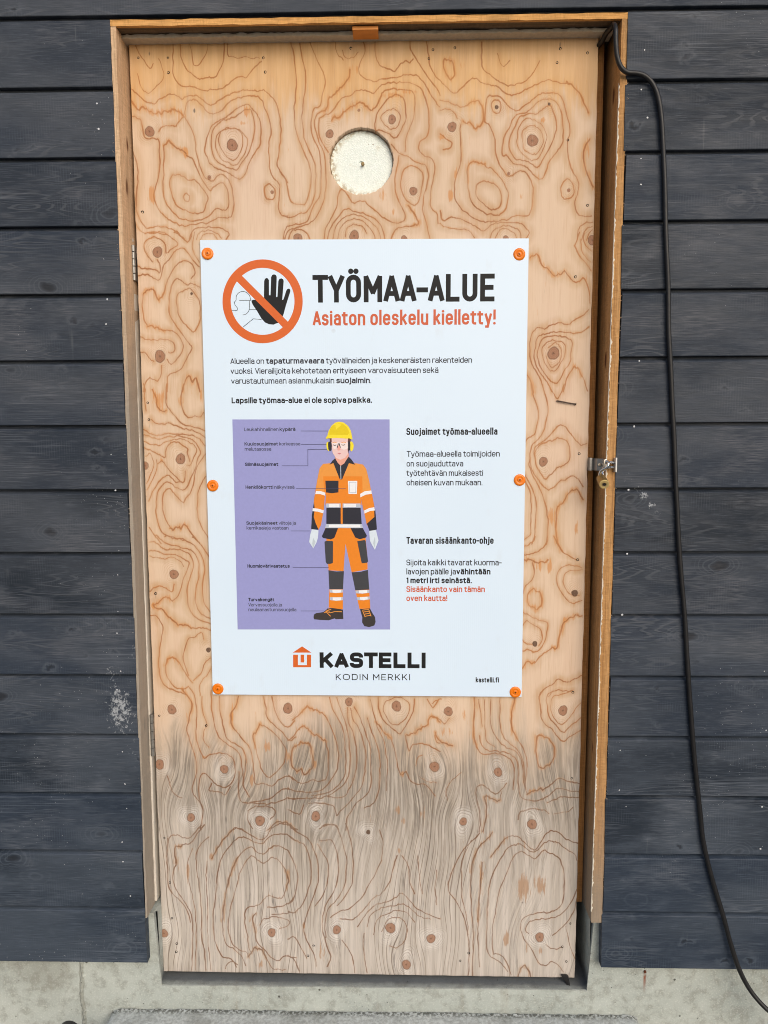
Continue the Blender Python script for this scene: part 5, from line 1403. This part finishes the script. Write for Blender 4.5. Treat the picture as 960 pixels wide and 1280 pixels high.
# arms and torso
I.poly(Pp(175, 915, 290, 945, 285, 955, 272, 1120, 240, 1290, 212, 1345, 132, 1338, 150, 1120, 160, 1000), OR1); I.poly(Pp(690, 965, 820, 920, 852, 1085, 878, 1340, 800, 1362, 760, 1275, 735, 1160), OR1)
I.poly(Pp(160, 1028, 168, 1100, 158, 1200, 180, 1270, 212, 1345, 128, 1338, 136, 1180), NAVY); I.poly(Pp(846, 1070, 862, 1130, 880, 1342, 795, 1362, 765, 1275, 850, 1200), NAVY)
I.poly(Pp(265, 592, 380, 582, 465, 700, 565, 580, 640, 585, 720, 600, 757, 650, 790, 780, 815, 910, 690, 955, 705, 1060, 290, 1060, 296, 945, 175, 908, 200, 760, 225, 640), OR1)
I.poly(Pp(265, 592, 380, 582, 455, 735, 265, 735, 275, 925, 182, 905, 200, 760, 225, 640), OR2); I.poly(Pp(560, 580, 640, 585, 720, 600, 757, 650, 790, 780, 812, 905, 715, 930, 712, 735, 478, 735), OR2)
I.poly(Pp(296, 1045, 690, 1045, 695, 1092, 300, 1092), SIL); I.poly(Pp(330, 1050, 450, 1050, 450, 1086, 330, 1086), WHT); I.poly(Pp(500, 1050, 640, 1050, 640, 1086, 500, 1086), WHT)
I.poly(Pp(302, 1094, 692, 1094, 706, 1280, 302, 1280), NAVY); I.poly(Pp(465, 1045, 487, 1045, 488, 1282, 466, 1282), OR1)
I.poly(Qp(298, 45, 708, 45, 722, 92, 285, 92), SIL); I.poly(Qp(330, 52, 690, 52, 690, 84, 330, 84), WHT)
I.poly(Pp(290, 785, 440, 785, 440, 918, 365, 928, 298, 920), NAVY); I.poly(Pp(548, 787, 655, 787, 650, 937, 555, 937), WHT); I.poly(Pp(560, 800, 642, 800, 640, 925, 565, 925), SIL); I.poly(Pp(566, 806, 637, 806, 634, 918, 570, 918), WHT)
for a in ((185, 903, 240, 905, 290, 922, 286, 956, 230, 938, 174, 938), (688, 935, 740, 905, 815, 897, 821, 934, 750, 945, 690, 975), (147, 1098, 210, 1105, 272, 1124, 266, 1158, 200, 1138, 142, 1132), (735, 1125, 790, 1098, 850, 1088, 856, 1124, 800, 1132, 737, 1160)): I.poly(Pp(*a), WHT)
I.poly(Qp(135, 105, 212, 115, 206, 200, 190, 255, 152, 325, 105, 250, 118, 165), GLOVE); I.poly(Qp(790, 125, 868, 114, 884, 180, 897, 235, 856, 340, 826, 290, 800, 240), GLOVE)
I.poly(Qp(150, 200, 178, 250, 152, 318, 140, 270), GLOVE2); I.poly(Qp(850, 190, 862, 250, 856, 320, 836, 270), GLOVE2)
# head
I.poly(Pp(400, 500, 558, 470, 556, 525, 505, 590, 465, 615, 430, 580, 402, 530), SKIN2)
I.poly(Pp(358, 290, 558, 290, 556, 420, 548, 480, 515, 525, 462, 546, 412, 525, 375, 470, 360, 400), SKIN)
I.poly(Pp(548, 300, 582, 300, 574, 370, 560, 430, 552, 480, 545, 430), HAIR); I.poly(Pp(340, 300, 362, 300, 362, 345, 345, 345), HAIR)
I.poly(Pp(366, 352, 440, 346, 452, 352, 548, 346, 550, 415, 500, 432, 462, 412, 445, 372, 425, 412, 385, 425), GLASS)
for a in ((372, 352, 395, 344, 418, 350), (474, 350, 500, 343, 526, 350)): I.line(Pp(*a), 0.8, OR2)
for a in ((376, 374, 396, 382, 416, 376), (474, 374, 494, 380, 516, 372)): I.line(Pp(*a), 0.9, GREYD)
I.line(Pp(425, 410, 438, 365, 448, 362, 462, 408), 1.1, NAVY)
I.poly(Pp(430, 405, 445, 375, 458, 405, 464, 432, 445, 442, 428, 432), NOSE); I.poly(Pp(428, 472, 450, 466, 472, 472, 450, 486), LIP)
I.poly(Pp(306, 350, 325, 340, 340, 360, 340, 430, 325, 445, 308, 420, 302, 385), YEL, 3); I.poly(Pp(322, 350, 345, 338, 360, 350, 364, 395, 358, 438, 342, 444, 325, 425), NAVY, 3)
I.poly(Pp(575, 345, 595, 340, 612, 370, 612, 405, 598, 442, 578, 440), YEL, 3); I.poly(Pp(550, 345, 566, 335, 576, 360, 574, 425, 562, 440, 550, 430), NAVY, 3)
I.poly(Pp(292, 300, 312, 270, 328, 215, 360, 158, 400, 122, 445, 110, 500, 120, 550, 160, 582, 215, 596, 285, 600, 318, 560, 300, 540, 305, 420, 296, 300, 304), YEL)
I.poly(Pp(325, 260, 345, 190, 380, 150, 412, 150, 440, 130, 490, 135, 540, 175, 565, 235, 545, 262), YEL2); I.poly(Pp(405, 150, 440, 135, 475, 145, 450, 170, 425, 190, 412, 205), YEL)
I.poly(Pp(338, 602, 372, 555, 402, 528, 432, 580, 465, 614, 505, 588, 556, 508, 590, 545, 632, 602, 560, 582, 482, 770, 456, 770, 382, 582), NAVY); I.line(Pp(465, 614, 468, 768), 0.9, SIL)
I.build('worker_figure', picture)
cap = 4.2; I = Ink(2e-5)
for n_, (runs, x0, b, x1, mt_) in enumerate((
    ([('Leukahihnallinen ', R_), ('kypärä', B_)], 305.2, 538.8, 369.3, INKG), ([('Kuulosuojaimet', B_), (' korkeassa', R_)], 305.7, 557, 375.3, INKG), ([('melutasossa', R_)], 306, 563.4, 339, INKG),
    ([('Silmäsuojaimet', B_)], 306.4, 582.5, 347.8, INK), ([('Henkilökortti', B_), (' näkyvissä', R_)], 307, 611, 368, INKG), ([('Suojakäsineet', B_), (' viiltoja ja', R_)], 308, 655.9, 369.8, INKG), ([('kemikaaleja vastaan', R_)], 308.3, 662, 360.7, INKG),
    ([('Huomiovärivaatetus', B_)], 309.4, 709.6, 362.2, INK), ([('Turvakengät', B_)], 310.4, 751.6, 342.8, INK), ([('Varvassuojalla ja', R_)], 310.5, 758, 352.4, INKG), ([('naulaanastumissuojalla', R_)], 310.6, 764, 370.4, INKG))):
    text_runs(I, runs, x0, b, x1, cap, mt_)
    if n_ not in (1, 5, 8, 9): I.build('caption', picture); I = Ink(2e-5)
for a in ((376.3, 538.7, 410, 538.7), (376.3, 555.4, 408, 555.4), (352.3, 582.2, 384.9, 582.2, 384.9, 561.6, 410, 561.6), (370.3, 610.8, 432.3, 610.8), (363.5, 663.6, 387.5, 663.6), (366, 709.4, 411, 709.4), (376, 763.6, 405, 763.6)):
    I = Ink(6e-4); I.line(Zp(0, 0, 1, a), 0.5, LINEI); I.build('leader_line', picture)
# emblem and lettering at the foot
I = Ink()
def Lg(*v): return Zp(250, 690, 3.84, v)
I.poly(Lg(445, 483, 490, 453, 535, 483), ORANGE); I.poly(Lg(447, 493, 470, 493, 470, 543, 513, 543, 513, 493, 533, 493, 533, 553, 447, 553), ORANGE); I.poly(Lg(483, 493, 500, 493, 500, 530, 483, 530), ORANGE)
I.build('house_emblem', sign); I = Ink()
text_runs(I, [('KASTELLI', 2.5)], 399.7, 834.8, 532, 19.4, INK, 1.3); I.build('lettering', sign); I = Ink(); text_runs(I, [('KODIN MERKKI', 1.25)], 419.8, 850, 512.5, 7.6, INK, 3.2); I.build('slogan', sign); I = Ink()
text_runs(I, [('kastelli.fi', 1.8)], 594.6, 853, 623.6, 6.3, INK)
I.build('web_address', sign)

# orange washers with their screws
WM = simple('orange_plastic_washer', lin(228, 120, 8), 0.35, var=0.06, scale=300, spec=0.5); WS = simple('washer_screw_slot', lin(140, 74, 16), 0.5, 0.2, var=0.3, scale=600)
for (px, py, lab) in ((259.5, 317, 'orange screw washer in the upper left corner of the sign'), (649, 318, 'orange screw washer in the upper right corner of the sign'), (266, 607, 'orange screw washer halfway down the left edge of the sign'),
                      (649.5, 600, 'orange screw washer halfway down the right edge of the sign'), (272.5, 861, 'orange screw washer in the lower left corner of the sign'), (644, 865, 'orange screw washer in the lower right corner of the sign')):
    p = bp(px, py, SY); wt = thing('screw_washer', lab, 'washer', (p[0], SY, p[2]), 'orange washers holding the sign')
    q = MB(); ax = (random.uniform(-.11, .11), -1, random.uniform(-.11, .11)); r = 0.0127
    q.lathe((p[0], SY-0.00012, p[2]), ax, [(0, r), (0.0008, r), (0.0018, r*0.93), (0.0026, r*0.78), (0.0027, r*0.62), (0.0021, r*0.52), (0.0019, r*0.1)], 32); q.build('washer', WM, wt, smooth=True)
    q = MB(); q.lathe((p[0], SY-0.0010, p[2]), ax, [(0, 0.0050), (0.0020, 0.0050), (0.0026, 0.0040), (0.0026, 0.0018), (0.0017, 0.0012), (0.0014, 0.0001)], 16)
    a0 = random.uniform(0, 3.14); q.build('screw_head', WM, wt, smooth=True)
    q = MB()
    for aa in (a0, a0+math.pi/2):
        dx, dz = 0.0026*math.cos(aa), 0.0026*math.sin(aa); ex, ez = -0.0006*math.sin(aa), 0.0006*math.cos(aa); yy = SY-0.0039
        q.add([(p[0]-dx-ex, yy, p[2]-dz-ez), (p[0]+dx-ex, yy, p[2]+dz-ez), (p[0]+dx+ex, yy, p[2]+dz+ez), (p[0]-dx+ex, yy, p[2]-dz+ez), (p[0]-dx-ex, yy+.0005, p[2]-dz-ez), (p[0]+dx-ex, yy+.0005, p[2]+dz-ez), (p[0]+dx+ex, yy+.0005, p[2]+dz+ez), (p[0]-dx+ex, yy+.0005, p[2]-dz+ez)],
              [(0, 1, 2, 3), (7, 6, 5, 4), (0, 4, 5, 1), (1, 5, 6, 2), (2, 6, 7, 3), (3, 7, 4, 0)])
    q.build('screw_slot', WS, wt)

# ------------------------------------------------------------------ hasp, padlock
hz0, hz1 = bp(745, 588.2, -0.03)[2], bp(745, 573.2, -0.03)[2]; hz = (hz0+hz1)/2
hasp = thing('metal_hasp', 'grey steel hasp strap bridging the gap between door edge and frame', 'hasp', (0.5, -0.01, hz0))
q = MB(); xa = 0.4880; xb = XRI-0.001
V = []
for (x, y) in ((xa, 0.004), (xa+0.001, -0.010), (xa+0.006, -0.014), (xb-0.012, -0.030), (xb-0.001, -0.040)):
    V += [(x, y, hz0), (x, y, hz1), (x+0.0008, y+0.002, hz1), (x+0.0008, y+0.002, hz0)]
q.add(V, [(i*4+k, i*4+(k+1) % 4, i*4+4+(k+1) % 4, i*4+4+k) for i in range(4) for k in range(4)]+[(3, 2, 1, 0), (16, 17, 18, 19)])
q.build('strap', M['zinc'], hasp)
q = MB(); q.box(xa-0.0015, xa+0.0035, -0.016, 0.010, hz0-0.001, hz1+0.001, 0.001); q.build('hinge_pin', M['zinc'], hasp)
q = MB(); q.box(xb+0.0155, xb+0.0186, -0.072, -0.050, hz0-0.0015, hz1+0.003, 0.0008); q.build('end_plate', simple('bare_zinc', lin(200, 202, 204), 0.4, 0.5), hasp)
q = MB(); ey = -0.060
q.tube([(xb-0.004, ey+0.008, hz+0.009), (xb-0.002, ey-0.006, hz+0.0085), (xb+0.006, ey-0.011, hz+0.006), (xb+0.013, ey-0.008, hz+0.0055), (xb+0.016, ey, hz+0.0055)], 0.0026, 10)
q.tube([(xb-0.004, ey+0.008, hz-0.006), (xb-0.002, ey-0.006, hz-0.006), (xb+0.006, ey-0.011, hz-0.004), (xb+0.013, ey-0.008, hz-0.004), (xb+0.016, ey, hz-0.004)], 0.0026, 10)
q.box(xb-0.006, xb-0.001, ey-0.004, ey+0.012, hz0+0.001, hz1-0.001, 0.001)
q.build('staple', M['chrome'], hasp, smooth=True)
q = MB(); q.lathe((xb-0.009, -0.036, hz), (0.2, -1, 0), [(0, 0.0032), (0.0022, 0.003), (0.003, 0.002), (0.003, 0.0001)], 12); q.build('rivet', simple('pale_rivet', lin(206, 198, 176), 0.4, 0.4), hasp, smooth=True)

pc = bp(756.2, 605.3, -0.095); lock = thing('padlock', 'small brass padlock hanging from the steel hasp, keyhole towards the viewer', 'padlock', (pc[0], pc[1], pc[2]-0.012))
sh_top = np.array(bp(760.5, 578, -0.074)); base = np.array([pc[0], -0.074, pc[2]])
ax = Vector((-0.0010, -0.028, -0.010)).normalized()
q = MB(); o = Vector((pc[0]+0.0008, -0.060, pc[2]+0.0105))
q.lathe(o, ax, [(0, 0.0078), (0.0016, 0.0098), (0.0300, 0.0104), (0.0322, 0.0100)], 28)
body = q.build('body', simple('dull_brass_body', lin(150, 124, 74), 0.38, 0.8, var=0.3, scale=120), lock, smooth=True)
f0 = o+ax*0.0321
q = MB(); q.lathe(f0, ax, [(0, 0.0102), (0.0012, 0.0099), (0.0018, 0.0086), (0.0014, 0.0066), (0.0009, 0.0048)], 28); q.build('end_cap', M['brass'], lock, smooth=True)
q = MB(); q.lathe(f0, ax, [(0.0004, 0.0050), (0.0016, 0.0050), (0.0019, 0.0040), (0.0012, 0.0033)], 20); q.build('cylinder', simple('worn_brass', lin(164, 144, 106), 0.4, 0.8), lock, smooth=True)
q = MB(); q.lathe(f0, ax, [(0.0006, 0.0036), (0.0014, 0.0034), (0.0014, 0.0001)], 16); q.build('keyhole', M['blackhole'], lock)
a0 = o+Vector((-0.0035, -0.004, 0.009)); a1 = o+Vector((0.0048, -0.004, 0.009)); top = Vector((sh_top[0], -0.0750, sh_top[2]))
pts = catmull([o+Vector((-0.004, -0.002, 0.004)), a0+Vector((0, -0.006, 0.006)), Vector((top.x-0.004, -0.080, top.z-0.010)), Vector((top.x-0.0005, -0.0785, top.z-0.001)), Vector((top.x+0.003, -0.069, top.z-0.001)), Vector((top.x+0.0045, -0.060, top.z-0.010)), a1+Vector((0.001, 0.010, 0.006)), o+Vector((0.0055, 0.002, 0.004))], 6)
q = MB(); q.tube([tuple(p) for p in pts], 0.0027, 12); q.build('shackle', M['chrome'], lock, smooth=True)

# ------------------------------------------------------------------ power cable
cp = [(752.5, 52, -0.010), (757, 43, -0.026), (764, 35, -0.046), (767.5, 31, -0.060), (769.5, 38, -0.0735), (769.5, 52, -0.074), (771, 70, -0.072), (776, 84, -0.070), (784, 90.5, -0.068), (794, 91.5, -0.0665), (804, 94, -0.0675), (813, 101, -0.0675), (820, 113, -0.0675), (824.5, 130, -0.0675), (827.5, 155, -0.0672), (829, 190, -0.067),
      (831.5, 250, -0.067), (833, 300, -0.067), (834.5, 350, -0.067), (836, 400, -0.067), (838.3, 450, -0.067), (840, 500, -0.067), (842, 550, -0.067), (844, 600, -0.067), (847, 650, -0.067), (850, 690, -0.067), (853, 740, -0.067), (856, 780, -0.067), (859, 830, -0.067), (863, 880, -0.067), (867, 930, -0.067), (871, 975, -0.067), (875, 1015, -0.067), (879, 1050, -0.067), (886, 1082, -0.068), (895, 1115, -0.069), (904, 1145, -0.071), (913, 1180, -0.073), (923, 1210, -0.077), (936, 1235, -0.083), (951, 1254, -0.093), (968, 1270, -0.107), (990, 1290, -0.13), (1020, 1320, -0.17)]
W = [bp(a, b, y) for a, b, y in cp]
W.append(W[-1]+np.array([0.08, -0.12, -0.09])); W[-1][2] = max(W[-1][2], 0.012); W += [np.array([W[-1][0]+0.25, W[-1][1]-0.5, 0.009]), np.array([W[-1][0]+0.9, W[-1][1]-1.2, 0.009])]
W = [np.array([XRI-0.03, 0.02, W[0][2]-0.004])]+W
cab = catmull(W, 6); rr = [0.0051+0.0003*jag(np.array([p[2]]), 25)[0] for p in cab]
q = MB(); q.tube([tuple(p+np.array([0.0016*jag(np.array([p[2]]), 9)[0], 0, 0])) for p in cab], rr, 16)
cable = q.build('power_cable', M['cable'], None, smooth=True); tag(cable, 'thick black rubber cable running down the boards right of the door', 'cable')

# torn black strip under the door, pipe end at the foot of the concrete
q = MB(); a = bp(705, 1219, -0.004); V = []
sh = [(0, 0, 9), (2, 5, 7), (3.5, 10, 5), (5, 15, 3.2), (6, 20, 4), (9, 24, 3), (11, 28, 1.4)]
for i, (dx, dy, w) in enumerate(sh):
    p = bp(706+dx, 1219+dy, -0.006-0.0012*i); w *= 0.0009; j = random.uniform(-.0012, .0012)
    V += [(p[0]-w+j, p[1], p[2]), (p[0]+w+j, p[1]-0.003, p[2]+0.001), (p[0]+w*0.8+j, p[1]+0.002, p[2]+0.001), (p[0]-w*.9+j, p[1]+0.004, p[2])]
q.add(V, [(i*4+k, i*4+(k+1) % 4, i*4+4+(k+1) % 4, i*4+4+k) for i in range(len(sh)-1) for k in range(4)]+[(3, 2, 1, 0), (24, 25, 26, 27)])
o = q.build('plastic_scrap', M['plastic'], None); tag(o, 'torn black plastic strip hanging under the lower right corner of the door', 'plastic scrap')
pp = bp(81, 1299, -0.062); q = MB()
q.lathe((pp[0], 0.02, pp[2]), (0, -1, 0), [(0, 0.024), (0.082, 0.024), (0.082, 0.020), (0.02, 0.020)], 28)
o = q.build('drain_pipe', M['pipe'], None, smooth=True); tag(o, 'black pipe end sticking out of the concrete, lower left of the door', 'pipe')
